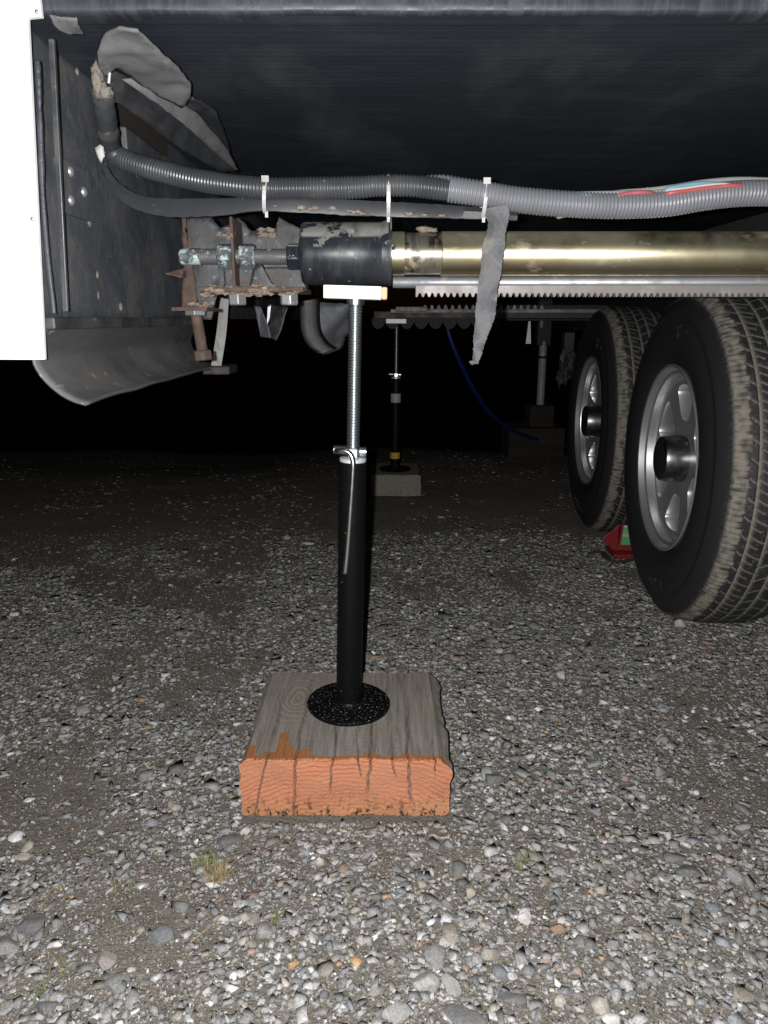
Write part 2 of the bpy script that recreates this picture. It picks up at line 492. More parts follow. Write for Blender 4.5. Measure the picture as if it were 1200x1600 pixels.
# ribbed underside: profile in Y-Z carried along X
pr = []
y = YF + .004
while y < 4.3:
    pr += [(y, ZC), (y + .009, ZC), (y + .0105, ZC + .0001), (y + .0125, ZC + .0001)]
    y += .014
nx = 14
xs = [WX + (1.5 - WX) * i / (nx - 1) for i in range(nx)]
V = []
for x in xs:
    for (yy, zz) in pr:
        V.append((x, yy, zz + .0035 * mnoise.noise((x * 2.2, yy * 2.6, 0)) - (.002 if yy < .83 else 0)))
n = len(pr)
Fc = [(i * n + k, i * n + k + 1, (i + 1) * n + k + 1, (i + 1) * n + k) for i in range(nx - 1) for k in range(n - 1)]
obj('underside_panel', V, Fc, MAT['coroplast'], room, smooth=True)
obj('floor_slab', *box(WX - .02, 1.5, YF + .01, 4.3, ZC + .012, ZC + .06), MAT['chassis'], room)
# edge trim along the front of the floor: rolled bottom lip, crinkled
prof = [(YF + .03, ZC - .0005), (YF + .02, ZC - .0015), (YF + .004, ZC - .002), (YF - .003, ZC - .0015), (YF - .0045, ZC + .001), (YF - .0042, ZC + .006), (YF - .003, ZC + .05), (YF + .012, ZC + .05)]
nx = 240
V = []
for i in range(nx):
    x = -0.3328 + (1.5 - -0.3328) * i / (nx - 1)
    for j, (yy, zz) in enumerate(prof):
        V.append((x, yy + .0009 * mnoise.noise((x * 60, j * .7, 2)), zz + .0012 * mnoise.noise((x * 20, j * .3, 7))))
n = len(prof)
Fc = [(i * n + k, (i + 1) * n + k, (i + 1) * n + k + 1, i * n + k + 1) for i in range(nx - 1) for k in range(n - 1)]
obj('edge_trim', V, Fc, MAT['trim'], room, smooth=True)
obj('front_wall', *box(-0.3328 - .03, 1.5, YF + .004, YF + .03, ZC + .045, 2.3), MAT['fascia'], room)

# white outer panel: leans a little, notched at the top by the floor corner
xa, xb = -0.3416, -0.3648
za, zb = 0.9499, 0.6286
xt = -0.3282
Y0, Y1 = .786, .792
ol = [(-1.1, zb + .004), (xb, zb), (xa, za), (xt, za + .001), (xt, 2.3), (-1.1, 2.3)]
V = [(x, Y0, z) for x, z in ol] + [(x, Y1, z) for x, z in ol]
Fc = [tuple(range(6)), tuple(range(11, 5, -1))] + [(i, i + 6, (i + 1) % 6 + 6, (i + 1) % 6) for i in range(6)]
panel = obj('outer_panel', V, Fc, MAT['fascia'], room, bevel=.0006)
tag(panel, 'glossy white outer panel hanging lower than the floor')
for p in ((-0.3601, 0.786, 0.7699), (-0.3323, 0.786, 0.9549)):
    obj('screw', *lathe_dir(Vector(p) + Vector((0, .002, 0)), (0, -1, 0), [(0, .0022), (.0022, .002), (.003, .001), (.0031, .0001)], 12), MAT['steel'], panel, smooth=True)

# inner wall: a thin dented steel skirt receding along the room
nu, nv = 90, 20
V = []
for i in range(nu):
    yy = .803 + (3.9 - .803) * (i / (nu - 1)) ** 1.7
    for j in range(nv):
        zz = 0.672 + (ZC + .01 - 0.672) * j / (nv - 1)
        V.append((WX + .005 * mnoise.noise((yy * 7, zz * 7, 1)), yy, zz))
Fc = [(i * nv + j, (i + 1) * nv + j, (i + 1) * nv + j + 1, i * nv + j + 1) for i in range(nu - 1) for j in range(nv - 1)]
wall = obj('inner_wall', V, Fc, MAT['panel'], room, smooth=True)
sm = wall.modifiers.new('solid', 'SOLIDIFY'); sm.thickness = .004; sm.offset = -1
# lip along its lower edge
obj('lower_lip', *box(WX - .004, WX + .009, .806, 1.42, 0.672 - .012, 0.672 + .001), MAT['black_plastic'], room, bevel=.002)
# sealant bead and angle strip up the front corner
obj('sealant_bead', *tube([(-0.3408, 0.795, 0.9159), (-0.3443, 0.795, 0.8677), (-0.3505, 0.795, 0.7967), (-0.3528, 0.795, 0.7347), (-0.353, 0.795, 0.6765)], .0030, 260, 10, rf=lambda t, L: 1 + .35 * mnoise.noise((t * 9, 0, 0)) + .22 * mnoise.noise((t * 31, 3, 0)) + .12 * mnoise.noise((t * 120, 3, 0)), squash=.7), MAT['trim'], room, smooth=True)
a, b = Vector((-0.329, 0.812, 0.941)), Vector((-0.345, 0.812, 0.6787))
V = []
for p in (a, b):
    for dx, dy in ((-.006, 0), (.0, 0), (.0, .005), (-.002, .005), (-.002, .003), (-.006, .003)):
        V.append((p.x + dx, p.y + dy, p.z))
Fc = [(i, (i + 1) % 6, (i + 1) % 6 + 6, i + 6) for i in range(6)] + [(5, 4, 3, 2, 1, 0), tuple(range(6, 12))]
obj('corner_angle', V, Fc, MAT['black_plastic'], room, bevel=.0012)
# bolted square plate on the wall
pc = (-0.362, 0.9097, 0.815)
plate = obj('bolt_plate', *box(WX - .003, WX + .0065, 0.8717, 0.9595, 0.7874, 0.8455), MAT['panel'], room, bevel=.0015)
for p in ((-0.3605, 0.8972, 0.8348), (-0.3605, 0.931, 0.8184), (-0.3605, 0.8905, 0.8031)):
    obj('rivet', *lathe_dir((WX + .0055, p[1], p[2]), (1, 0, 0), [(0, .0062), (.002, .006), (.0042, .0042), (.005, .002), (.0052, .0001)], 14), MAT['rivet'], plate, smooth=True)
# torn bits of tape and sealant on the wall
for i, (p, s) in enumerate([((-0.3655, 0.9532, 0.7889), .006), ((-0.3655, 0.9607, 0.7251), .004), ((-0.3655, 0.9561, 0.6999), .005), ((-0.3655, 1.0357, 0.6871), .0045), ((-0.3655, 0.8648, 0.7404), .004), ((-0.3655, 0.9612, 0.9552), .0035)]):
    obj('sealant_crumb', *lump(p[0], p[1], p[2], .0022, s, s * 1.3, i + 3, 1), MAT['foam'], room)

# curved skirt under the wall, a quarter pipe that runs back
prf = [(-0.3717, 0.82, 0.672), (-0.3859, 0.82, 0.6493), (-0.3937, 0.82, 0.627), (-0.3854, 0.82, 0.6072), (-0.3699, 0.82, 0.5915), (-0.3549, 0.82, 0.5828), (-0.3401, 0.82, 0.5785)]
path, _ = spline(prf, 22)
nu = 40
V = []
for i in range(nu):
    yy = .82 + .69 * i / (nu - 1)
    for p in path:
        V.append((p.x + .003 * mnoise.noise((yy * 6, p.z * 8, 0)), yy, p.z + .003 * mnoise.noise((yy * 8, p.x * 9, 4))))
Fc = [(i * 22 + j, (i + 1) * 22 + j, (i + 1) * 22 + j + 1, i * 22 + j + 1) for i in range(nu - 1) for j in range(21)]
sk = obj('curved_skirt', V, Fc, MAT['skirt'], room, smooth=True)
tag(sk, 'dusty curved plastic skirt hanging under the inner wall')
sm = sk.modifiers.new('solid', 'SOLIDIFY'); sm.thickness = .003; sm.offset = 0
# hanger strip at the skirt's far end, and its foot
obj('hanger_strip', *ribbon([(-0.3026, 1.42, 0.7098), (-0.3191, 1.45, 0.6456), (-0.3393, 1.47, 0.5739)], [.016, .019, .02], (1, 0, 0), .002, 12), MAT['white_pipe'], room)
obj('hanger_foot', *box(-0.3591, -0.3056, 1.44, 1.52, 0.5652, 0.5815), MAT['bracket'], room, bevel=.003)

# flaps of worn rubber at the corner
o = flap('rubber_flap', [(-0.2963, 0.84, 0.9433), (-0.28, 0.82, 0.9515), (-0.2576, 0.8, 0.9496), (-0.2417, 0.8, 0.9463), (-0.2327, 0.84, 0.9445), (-0.2243, 0.88, 0.9398), (-0.2204, 0.92, 0.9351), (-0.2303, 0.95, 0.9268), (-0.2461, 0.97, 0.9197), (-0.2622, 0.95, 0.9262), (-0.281, 0.92, 0.9371), (-0.2911, 0.88, 0.941), (-0.3066, 0.89, 0.9347), (-0.3072, 0.87, 0.9361)], .0025, MAT['rubber_grey'], room, bulge=-.006, rough=.0012, seed=3)
tag(o, 'worn grey rubber flap hanging at the corner')
flap('rubber_flap', [(-0.3142, 0.9, 0.9243), (-0.2957, 0.89, 0.9303), (-0.2812, 0.91, 0.9303), (-0.2716, 0.97, 0.9323), (-0.2564, 1.06, 0.9275), (-0.2449, 1.18, 0.9185), (-0.2356, 1.26, 0.9014), (-0.2522, 1.22, 0.8922), (-0.2692, 1.1, 0.8926), (-0.2833, 1.0, 0.8998), (-0.2952, 0.93, 0.9067), (-0.3048, 0.9, 0.9036)], .004, MAT['rubber_black'], room, bulge=.022, rough=.002, seed=8)
flap('rubber_flap', [(-0.298, 0.905, 0.9327), (-0.2815, 0.92, 0.9397), (-0.2483, 1.03, 0.9322), (-0.2359, 1.16, 0.916), (-0.2328, 1.245, 0.8987), (-0.2456, 1.18, 0.9053), (-0.258, 1.03, 0.9127), (-0.274, 0.95, 0.9214)], .003, MAT['rubber_grey'], room, bulge=-.008, rough=.0016, seed=14)
flap('rubber_flap', [(-0.3065, 1.06, 0.9413), (-0.2448, 1.02, 0.9458), (-0.2278, 1.08, 0.9386), (-0.2425, 1.25, 0.9258), (-0.2604, 1.25, 0.9165)], .003, MAT['rubber_black'], room, bulge=.006, rough=.003, seed=21)
flap('tape_patch', [(-0.3239, 0.795, 0.9571), (-0.3098, 0.795, 0.956), (-0.2981, 0.795, 0.9549), (-0.3053, 0.83, 0.951), (-0.3148, 0.82, 0.9504), (-0.3218, 0.81, 0.9514), (-0.3235, 0.8, 0.9534)], .002, MAT['rubber_grey'], room, bulge=-.004, rough=.001, seed=31)
obj('foam_wad', *join(lump(*(-0.3155, 0.885, 0.925), .006, .006, .017, 4, 3, .6, 2.2), lump(*(-0.3075, 0.885, 0.9137), .007, .006, .008, 9, 3, .7, 2.2)), MAT['foam'], room, smooth=True)
obj('inner_bracket', *box(WX + .002, WX + .014, 1.0825, 1.2371, 0.8762, 0.9256), MAT['panel'], room, bevel=.002)
obj('brown_board', *box(WX + .001, WX + .008, 1.0734, 1.3021, 0.9318, 0.9727), MAT['old_wood'], room)
# sheet brackets hanging further back
flap('hanging_bracket', [(-0.2462, 1.42, 0.6958), (-0.2341, 1.42, 0.6934), (-0.2179, 1.4, 0.6558), (-0.2138, 1.4, 0.637), (-0.2377, 1.42, 0.6389)], .0025, MAT['strap'], room, rough=.0008, seed=2)
flap('hanging_bracket', [(-0.2224, 1.44, 0.6985), (-0.1803, 1.4, 0.6931), (-0.1964, 1.4, 0.6488), (-0.2043, 1.4, 0.6323), (-0.219, 1.41, 0.638), (-0.2223, 1.42, 0.6556)], .0025, MAT['bracket'], room, rough=.0008, seed=5)
flap('hanging_bracket', [(-0.2187, 1.4, 0.6954), (-0.2113, 1.4, 0.6989), (-0.2161, 1.4, 0.6699), (-0.2214, 1.4, 0.6594)], .0015, MAT['steel'], room, rough=.0003, seed=6)
pth = [Vector(p) for p in [(-0.1671, 1.5, 0.7071), (-0.1682, 1.5, 0.6699), (-0.1651, 1.5, 0.6422), (-0.1527, 1.5, 0.6194), (-0.1335, 1.5, 0.6054)]]
V, Fc = [], []
path, _ = spline(pth, 20)
for p in path:
    for k in range(4):
        V.append((p.x + (0, .012, .020, .034)[k], 1.5 - (0, .012, .004, .0)[k] + (0 if k < 3 else .03), p.z + (0, 0, .002, .006)[k]))
Fc = [(i * 4 + j, i * 4 + j + 1, (i + 1) * 4 + j + 1, (i + 1) * 4 + j) for i in range(19) for j in range(3)]
o = obj('curved_bracket', V, Fc, MAT['rubber_grey'], room, auto=40)
sm = o.modifiers.new('solid', 'SOLIDIFY'); sm.thickness = .003
flap('splash_sheet', [(-0.1496, 1.53, 0.7028), (-0.0691, 1.55, 0.7032), (-0.0749, 1.6, 0.6431), (-0.0948, 1.6, 0.6093), (-0.1294, 1.56, 0.5962), (-0.141, 1.53, 0.6249)], .003, MAT['panel'], room, rough=.003, seed=41)

# ---------------------------------------------------------------- front support rail of the slide-out
rail = subempty('support_rail', room)
CY, CZ = 1.0, 0.7538
X = lambda px: (px - 600) / 1120 * 0.94424
obj('shaft', *lathe_dir((X(606), CY, CZ), (1, 0, 0), [(0, .0272), (.001, .0274), (.021, .0274), (.0215, .0266), (.075, .0266)], 56), MAT['shaft'], rail, auto=30)
obj('collar', *lathe_dir((X(609), CY, CZ), (1, 0, 0), [(0, .0278), (.019, .0278), (.0195, .0265)], 56), MAT['gold_zinc'], rail, auto=30)
obj('tube', *lathe_dir((X(688), CY, CZ), (1, .0, .0), [(0, .0262), (.0004, .0276), (.0014, .0281), (1.3, .0281)], 72), MAT['gold_zinc'], rail, auto=40)
# black end cap with a flared back flange
RC = .0392
cap = obj('end_cap', *lathe_dir((X(471), CY, CZ), (1, 0, 0), [(-.0005, .006), (0, RC - .009), (.001, RC - .003), (.004, RC - .0006), (.0065, RC), (.06, RC), (.112, RC), (.1135, RC - .001), (.1135, .02)], 72), MAT['cap_paint'], rail, auto=35)
V, Fc = [], []
seg = 72
for s, k in ((.106, 0), (.1145, .4), (.1165, 1), (.1185, 1), (.117, .35), (.1185, 0)):
    for i in range(seg):
        a_ = 2 * math.pi * i / seg
        ex = .0072 * max(0, math.cos(a_ - .2)) ** 2 + .0008
        r_ = RC + .0004 + ex * k
        V.append((X(471) + s, CY - r_ * math.sin(a_ - .0), CZ + r_ * math.cos(a_)))
Fc = [(k * seg + i, k * seg + (i + 1) % seg, (k + 1) * seg + (i + 1) % seg, (k + 1) * seg + i) for k in range(5) for i in range(seg)]
obj('flange', V, Fc, MAT['cap_paint'], rail, auto=40)
obj('set_screw', *lathe_dir((X(613), CY - .0262, CZ + .006), (0, -1, .15), [(0, .0042), (.0022, .0042), (.0026, .003), (.0018, .0001)], 12), MAT['cap_paint'], rail)
# adjusting rod with real thread
def threaded(p0, d, L, r, pitch, depth, seg=22, per=6):
    n = int(L / pitch) * per
    p0 = Vector(p0); d = Vector(d).normalized(); u, w = frame(d)
    V = []
    for k in range(n + 1):
        for i in range(seg):
            t = (k / per - i / seg) % 1.0
            rr = r - depth * abs(2 * t - 1)
            a_ = 2 * math.pi * i / seg
            V.append(p0 + d * (L * k / n) + u * (rr * math.cos(a_)) + w * (rr * math.sin(a_)))
    Fc = [(k * seg + i, k * seg + (i + 1) % seg, (k + 1) * seg + (i + 1) % seg, (k + 1) * seg + i) for k in range(n) for i in range(seg)]
    Fc.append(tuple(range(seg - 1, -1, -1))); Fc.append(tuple(n * seg + i for i in range(seg)))
    return V, Fc
RY, RZ = 1.0, 0.7506
obj('threaded_rod', *threaded((X(284), RY, RZ), (1, 0, 0), X(472) - X(284), .0103, .0026, .0013), MAT['thread_dark'], rail, smooth=True)
obj('rod_tip', *lathe_dir((X(281), RY, RZ), (1, 0, 0), [(0, .001), (0, .008), (.002, .0102), (.026, .0106), (.027, .0095)], 24), MAT['nut_teal'], rail, auto=40)
for x0, x1, af, m in ((X(341), X(364), .030, 'nut_teal'), (X(375), X(399), .030, 'nut_teal'), (X(449), X(470), .031, 'cap_paint')):
    obj('nut', *hexnut((x0, RY, RZ), (x1, RY, RZ), af, .25), MAT[m], rail, bevel=.001)
# mounting plates
bm_out = [(286, 342), (330, 336), (348, 352), (372, 346), (400, 362), (420, 346), (448, 342), (474, 356), (474, 458), (336, 460), (322, 492), (296, 490), (300, 440), (284, 380)]
flap('back_plate', [(-0.2747, 1.05, 0.8034), (-0.2361, 1.05, 0.805), (-0.2237, 1.05, 0.7919), (-0.2086, 1.05, 0.7952), (-0.1994, 1.05, 0.805), (-0.181, 1.05, 0.787), (-0.1493, 1.05, 0.7887), (-0.1434, 1.05, 0.805), (-0.1297, 1.05, 0.7969), (-0.1106, 1.05, 0.7903), (-0.113, 1.05, 0.7063), (-0.2334, 1.05, 0.7046), (-0.2445, 1.05, 0.6699), (-0.2606, 1.05, 0.6734), (-0.2681, 1.05, 0.7217), (-0.2787, 1.05, 0.7721)], .006, MAT['bracket'], rail, rough=.0015, seed=50)
obj('end_plate', *box(X(365), X(370), .982, 1.05, 0.7062, 0.7978), MAT['rust'], rail, bevel=.0012)
obj('lower_tube', *box(X(344), X(476), 1.012, 1.045, 0.7095, 0.7386), MAT['bracket'], rail, bevel=.003)
flap('gusset', [(-0.1771, 0.978, 0.7054), (-0.1691, 0.978, 0.734), (-0.1588, 0.978, 0.7402), (-0.1403, 0.978, 0.707)], .004, MAT['bracket'], rail, rough=.0008, seed=61)
obj('lower_flange', *box(X(318), X(478), .955, 1.06, 0.7046, 0.7111), MAT['rust'], rail, bevel=.0015)
for x_, y_ in ((373, .975), (453, .975)):
    obj('bolt', *hexnut((X(x_), y_, 0.6885), (X(x_), y_, 0.7042), .0215, .3), MAT['steel'], rail, bevel=.001)
# rusty bracket and drop bolt beside the wall
flap('rusty_bracket', [(-0.2734, 1.04, 0.807), (-0.2682, 1.04, 0.807), (-0.2682, 1.04, 0.7588), (-0.2602, 1.04, 0.7212), (-0.2611, 1.04, 0.682), (-0.2826, 1.04, 0.682), (-0.2779, 1.04, 0.7212), (-0.2737, 1.04, 0.7547)], .004, MAT['rust'], rail, rough=.001, seed=71)
flap('rusty_bracket', [(-0.2961, 1.02, 0.7301), (-0.2749, 1.03, 0.7374), (-0.2717, 1.04, 0.7347), (-0.2731, 1.04, 0.7263), (-0.2748, 1.02, 0.7252)], .003, MAT['rust'], rail, rough=.001, seed=72)
obj('rusty_shelf', *box(X(266), X(322), .985, 1.06, 0.6815, 0.6865), MAT['rust'], rail, bevel=.001)
obj('drop_bolt', *cyl((X(299), 1.0, 0.6865), (X(308), 1.0, 0.6175), .0075, seg=16), MAT['rust'], rail, auto=40)
obj('nut', *hexnut((X(300), 1.0, 0.6757), (X(300), 1.0, 0.6832), .026, .1), MAT['steel'], rail, bevel=.001)
obj('nut', *hexnut((X(307), 1.0, 0.6167), (X(306), 1.0, 0.6303), .0225, .4), MAT['rust'], rail, bevel=.001)
# mud caught on the flange and on top of parts
rng = random.Random(5)
pcs = []
for i in range(110):
    x_ = X(rng.uniform(322, 470)); s_ = rng.choice([rng.uniform(.001, .003), rng.uniform(.002, .005)])
    pcs.append(lump(x_, .956 + rng.uniform(-.003, .02), 0.7062 + rng.uniform(-.006, .006), s_ * 1.5, s_, s_ * .55, i, 2, .9, 1.7))
for i in range(14):
    x_ = X(rng.uniform(285, 325)); s_ = rng.uniform(.002, .005)
    pcs.append(lump(x_, .99 + rng.uniform(-.004, .02), 0.6848 + rng.uniform(-.003, .006), s_ * 1.3, s_, s_ * .6, i + 60, 2, .9, 1.7))
for i in range(22):
    x_ = X(rng.choice([rng.uniform(330, 366), rng.uniform(395, 425)])); s_ = rng.uniform(.002, .0055)
    pcs.append(lump(x_, 1.03 + rng.uniform(-.006, .02), 0.7846 + rng.uniform(-.008, .006), s_ * 1.3, s_, s_ * .6, i + 90, 2, .9, 1.7))
o = obj('dried_mud', *join(*pcs), MAT['mud'], rail); o['kind'] = 'stuff'
o = obj('mud_cake', *join(lump(X(664), CY - .004, CZ + .0295, .0125, .008, .0045, 5, 2, .5), lump(X(672), CY - .008, CZ + .0285, .009, .006, .003, 8, 2, .5)), MAT['mud'], rail, smooth=True)
# toothed rack and its bar under the tube
zb0, zb1 = 0.7123, 0.7249
bar = lathe_dir((X(614), 1.006, (zb0 + zb1) / 2), (1, 0, 0), [(0, .001), (0, .0068), (.001, .0074), (1.3, .0074)], 20)
obj('rack_bar', *bar, MAT['steel'], rail, auto=50)
xr0 = X(650); pitch = .0083; nt = 92
zt, zm, zl = zb0 + .0015, 0.7045, 0.6996
pl = [(xr0, zt)]
for i in range(nt):
    x_ = xr0 + i * pitch
    pl += [(x_ + .0004, zl), (x_ + pitch * .28, zl), (x_ + pitch * .5, zm), (x_ + pitch * .78, zm)]
pl += [(xr0 + nt * pitch, zl), (xr0 + nt * pitch, zt)]
# strips of quads: each tooth column from its edge up to the top line
V, Fc = [], []
cols = [(xr0, zl)] + pl[1:-1]
for x_, z_ in cols:
    V += [(x_, .993, z_), (x_, .993, zt), (x_, 1.006, zt), (x_, 1.006, z_)]
for i in range(len(cols) - 1):
    a_, b_ = i * 4, (i + 1) * 4
    for k in range(4):
        Fc.append((a_ + k, b_ + k, b_ + (k + 1) % 4, a_ + (k + 1) % 4))
Fc += [(0, 1, 2, 3), tuple((len(cols) - 1) * 4 + k for k in (3, 2, 1, 0))]
obj('gear_rack', V, Fc, MAT['rack'], rail)

# ---------------------------------------------------------------- rear support rail
rr = subempty('support_rail', room)
RYY = 2.85
tag(rr, 'far support rail resting on the rear jack')
obj('tube', *box(-0.0393, 1.1, RYY - .03, RYY + .03, 0.6863 - .012, 0.7029), MAT['bracket'], rr, bevel=.004)
obj('rail_lip', *box(0.0243, 1.1, RYY - .045, RYY - .032, 0.6955, 0.7095), MAT['rack'], rr, bevel=.002)
obj('roller_head', *box(0.0433, 0.1637, RYY - .06, RYY - .034, 0.6999, 0.7183), MAT['rack'], rr, bevel=.003)
V, Fc = [], []
x0 = 0.1469; p_ = .026
cols = []
for i in range(18):
    x_ = x0 + i * p_
    cols += [(x_, 0.7076), (x_ + p_ * .2, 0.7241), (x_ + p_ * .45, 0.7241), (x_ + p_ * .65, 0.7076)]
for x_, z_ in cols:
    V += [(x_, RYY - .03, z_), (x_, RYY - .03, 0.7005), (x_, RYY - .01, 0.7005), (x_, RYY - .01, z_)]
for i in range(len(cols) - 1):
    a_, b_ = i * 4, (i + 1) * 4
    for k in range(4): Fc.append((a_ + k, a_ + (k + 1) % 4, b_ + (k + 1) % 4, b_ + k))
obj('gear_rack', V, Fc, MAT['rack'], rr)
V, Fc = [], []
cols = []
x0, p_, zt_r, zb_r = -0.0492, .0545, 0.6769, 0.6364
for i in range(9):                                     # rounded lobes along the lower edge
    for q in range(8):
        f = q / 8
        cols.append((x0 + (i + f) * p_, zt_r - (zt_r - zb_r) * (.35 + .65 * max(0, math.sin(f * math.pi)) ** .7)))
for x_, z_ in cols:
    V += [(x_, RYY - .036, z_), (x_, RYY - .036, zt_r), (x_, RYY - .02, zt_r), (x_, RYY - .02, z_)]
for i in range(len(cols) - 1):
    a_, b_ = i * 4, (i + 1) * 4
    for k in range(4): Fc.append((a_ + k, a_ + (k + 1) % 4, b_ + (k + 1) % 4, b_ + k))
obj('lobed_strip', V, Fc, MAT['dim'], rr)

# ================================================================ wiring harness slung under the slide-out
har = thing('wiring_harness', 'corrugated black and grey cable conduit slung under the slide-out floor', 'cable', (0.0, 0.93, 0.8183), world=True)
cb = corrugated([(-0.352, 1.0, 0.8761), (-0.3203, 0.98, 0.8618), (-0.2808, 0.965, 0.8487), (-0.2343, 0.95, 0.8359), (-0.1935, 0.94, 0.8284), (-0.1457, 0.93, 0.8225), (-0.092, 0.93, 0.8225), (-0.0383, 0.93, 0.8232), (0.0, 0.93, 0.8253), (0.0383, 0.93, 0.8246), (0.0767, 0.93, 0.8204), (0.1091, 0.93, 0.8161)], .0128, .0041, .11, 20, .07, 3)
obj('black_conduit', *cb, MAT['conduit'], har, smooth=True)
gc = corrugated([(0.0783, 0.931, 0.8213), (0.1073, 0.928, 0.8172), (0.1266, 0.928, 0.8144), (0.1536, 0.928, 0.8101), (0.1999, 0.928, 0.8058), (0.254, 0.928, 0.803), (0.3001, 0.928, 0.803), (0.3423, 0.928, 0.8051), (0.3838, 0.928, 0.8115), (0.4217, 0.928, 0.8158), (0.4599, 0.928, 0.8165), (0.514, 0.928, 0.8137)] + [(.70, .95, .822), (.95, .99, .835), (1.3, 1.05, .84)], .0150, .0043, .09, 22, .04, 9)
obj('grey_conduit', *gc, MAT['conduit_grey'], har, smooth=True)
gl = corrugated([(0.0525, 0.936, 0.8249), (0.0694, 0.936, 0.8256), (0.0864, 0.936, 0.8235), (0.1043, 0.936, 0.8199)], .0133, .0043, .09, 20, .04, 2)
obj('grey_conduit', *gl, MAT['conduit_grey'], har, smooth=True)
obj('loom_sleeve', *tube([(-0.3163, 0.9, 0.9185), (-0.323, 0.92, 0.9055), (-0.3317, 0.95, 0.8924), (-0.341, 0.98, 0.8793), (-0.336, 0.985, 0.8672)], .0125, 60, 14, rf=lambda t, L: 1 + .12 * mnoise.noise((t * 9, 4, 0))), MAT['black_plastic'], har, smooth=True)
st = ribbon([(-0.3551, 0.99, 0.8563), (-0.3407, 0.98, 0.8337), (-0.3094, 0.97, 0.8127), (-0.263, 0.96, 0.8046), (-0.205, 0.95, 0.8039), (-0.148, 0.94, 0.8069), (-0.078, 0.94, 0.804), (0.0, 0.94, 0.8004), (0.0781, 0.94, 0.7975), (0.1329, 0.94, 0.7945), (0.1628, 0.94, 0.7916)], [.010, .017, .023, .021, .019, .018, .018, .018, .017, .015, .008], (0, .25, 1), .0020, 220, .0012, 2, .25)
obj('flat_strip', *st, MAT['rubber_black'], har, auto=40)
def wires(tops, mats):
    for t, m in zip(tops, mats):
        obj('wire', *tube(t, .0027, 50, 10), MAT[m], har, smooth=True)
wires([[(0.3321, 0.935, 0.8169), (0.3391, 0.922, 0.8205), (0.3607, 0.922, 0.8247), (0.3833, 0.922, 0.8261), (0.3988, 0.922, 0.824), (0.4267, 0.94, 0.8213)],
       [(0.3325, 0.935, 0.8133), (0.3378, 0.917, 0.8148), (0.3632, 0.917, 0.8183), (0.393, 0.917, 0.8218), (0.4193, 0.917, 0.8232), (0.4589, 0.935, 0.8219)],
       [(0.3321, 0.935, 0.8176), (0.3409, 0.918, 0.8177), (0.367, 0.918, 0.8212), (0.3932, 0.918, 0.824), (0.416, 0.918, 0.8226), (0.4579, 0.94, 0.8198)],
       [(0.2537, 0.93, 0.814), (0.2841, 0.93, 0.8183), (0.3146, 0.93, 0.8204), (0.3449, 0.93, 0.8239), (0.3826, 0.93, 0.8296), (0.4205, 0.93, 0.8324), (0.4588, 0.93, 0.8317), (0.4974, 0.93, 0.8296)],
       [(0.1989, 0.925, 0.8125), (0.2292, 0.925, 0.8153), (0.2598, 0.925, 0.816), (0.2979, 0.925, 0.8167), (0.3284, 0.925, 0.8175), (0.3511, 0.925, 0.8196)],
       [(0.2133, 0.921, 0.8105), (0.2322, 0.921, 0.8126), (0.2475, 0.921, 0.8119), (0.2694, 0.93, 0.8097)],
       [(0.2776, 0.92, 0.8124), (0.2926, 0.92, 0.8153), (0.3115, 0.92, 0.816), (0.3344, 0.93, 0.814)]],
      ['wire_blue', 'wire_red', 'wire_white', 'wire_grey', 'wire_grey', 'wire_blue', 'wire_red'])
# cable ties: a loop round the bundle with its head
def cable_tie(p, rz, ry, lean, head):
    t = bpy.data.objects.new('cable_tie', None)
    pts, V, Fc = 26, [], []
    for i in range(pts):
        a_ = 2 * math.pi * i / pts
        for w_ in (-.0022, .0022):
            for k in (0, .0011):
                V.append((w_ + lean * math.cos(a_) * rz, -(ry + k) * math.sin(a_), (rz + k) * math.cos(a_)))
    for i in range(pts):
        j = (i + 1) % pts
        for q in ((0, 2, 3, 1),):
            pass
        Fc += [(4 * i + 1, 4 * j + 1, 4 * j + 3, 4 * i + 3), (4 * i, 4 * i + 2, 4 * j + 2, 4 * j), (4 * i, 4 * j, 4 * j + 1, 4 * i + 1), (4 * i + 2, 4 * i + 3, 4 * j + 3, 4 * j + 2)]
    hb = box(-.0042 + lean * rz * .8, .0042 + lean * rz * .8, -ry * .75 - .004, -ry * .75 + .002, rz * .62, rz * .62 + .007) if head else None
    tail = box(-.0018, .0018, -.004, -.003, -rz - .006, -rz + .001)
    V, Fc = join(*( [(V, Fc), tail] + ([hb] if hb else [])))
    bpy.data.objects.remove(t)
    V = [(v[0] + p[0], v[1] + p[1], v[2] + p[2]) for v in V]
    return obj('cable_tie', V, Fc, MAT['zip_tie'], har)
cable_tie((-0.1417, 0.932, 0.815), .0195, .0152, .10, True)
cable_tie((0.0054, 0.932, 0.8136), .0235, .0152, .0, False)
cable_tie((0.1203, 0.932, 0.8114), .0215, .0172, .06, True)
obj('tape_wrap', *join(lump(*(-0.3447, 0.955, 0.8668), .0055, .004, .0075, 12, 2, .9, 2.5)), MAT['tape'], har, smooth=True)
obj('tie_tail', *cyl((-0.2972, 0.88, 0.9422), (-0.3032, 0.885, 0.9219), .0016, seg=8), MAT['zip_tie'], har)
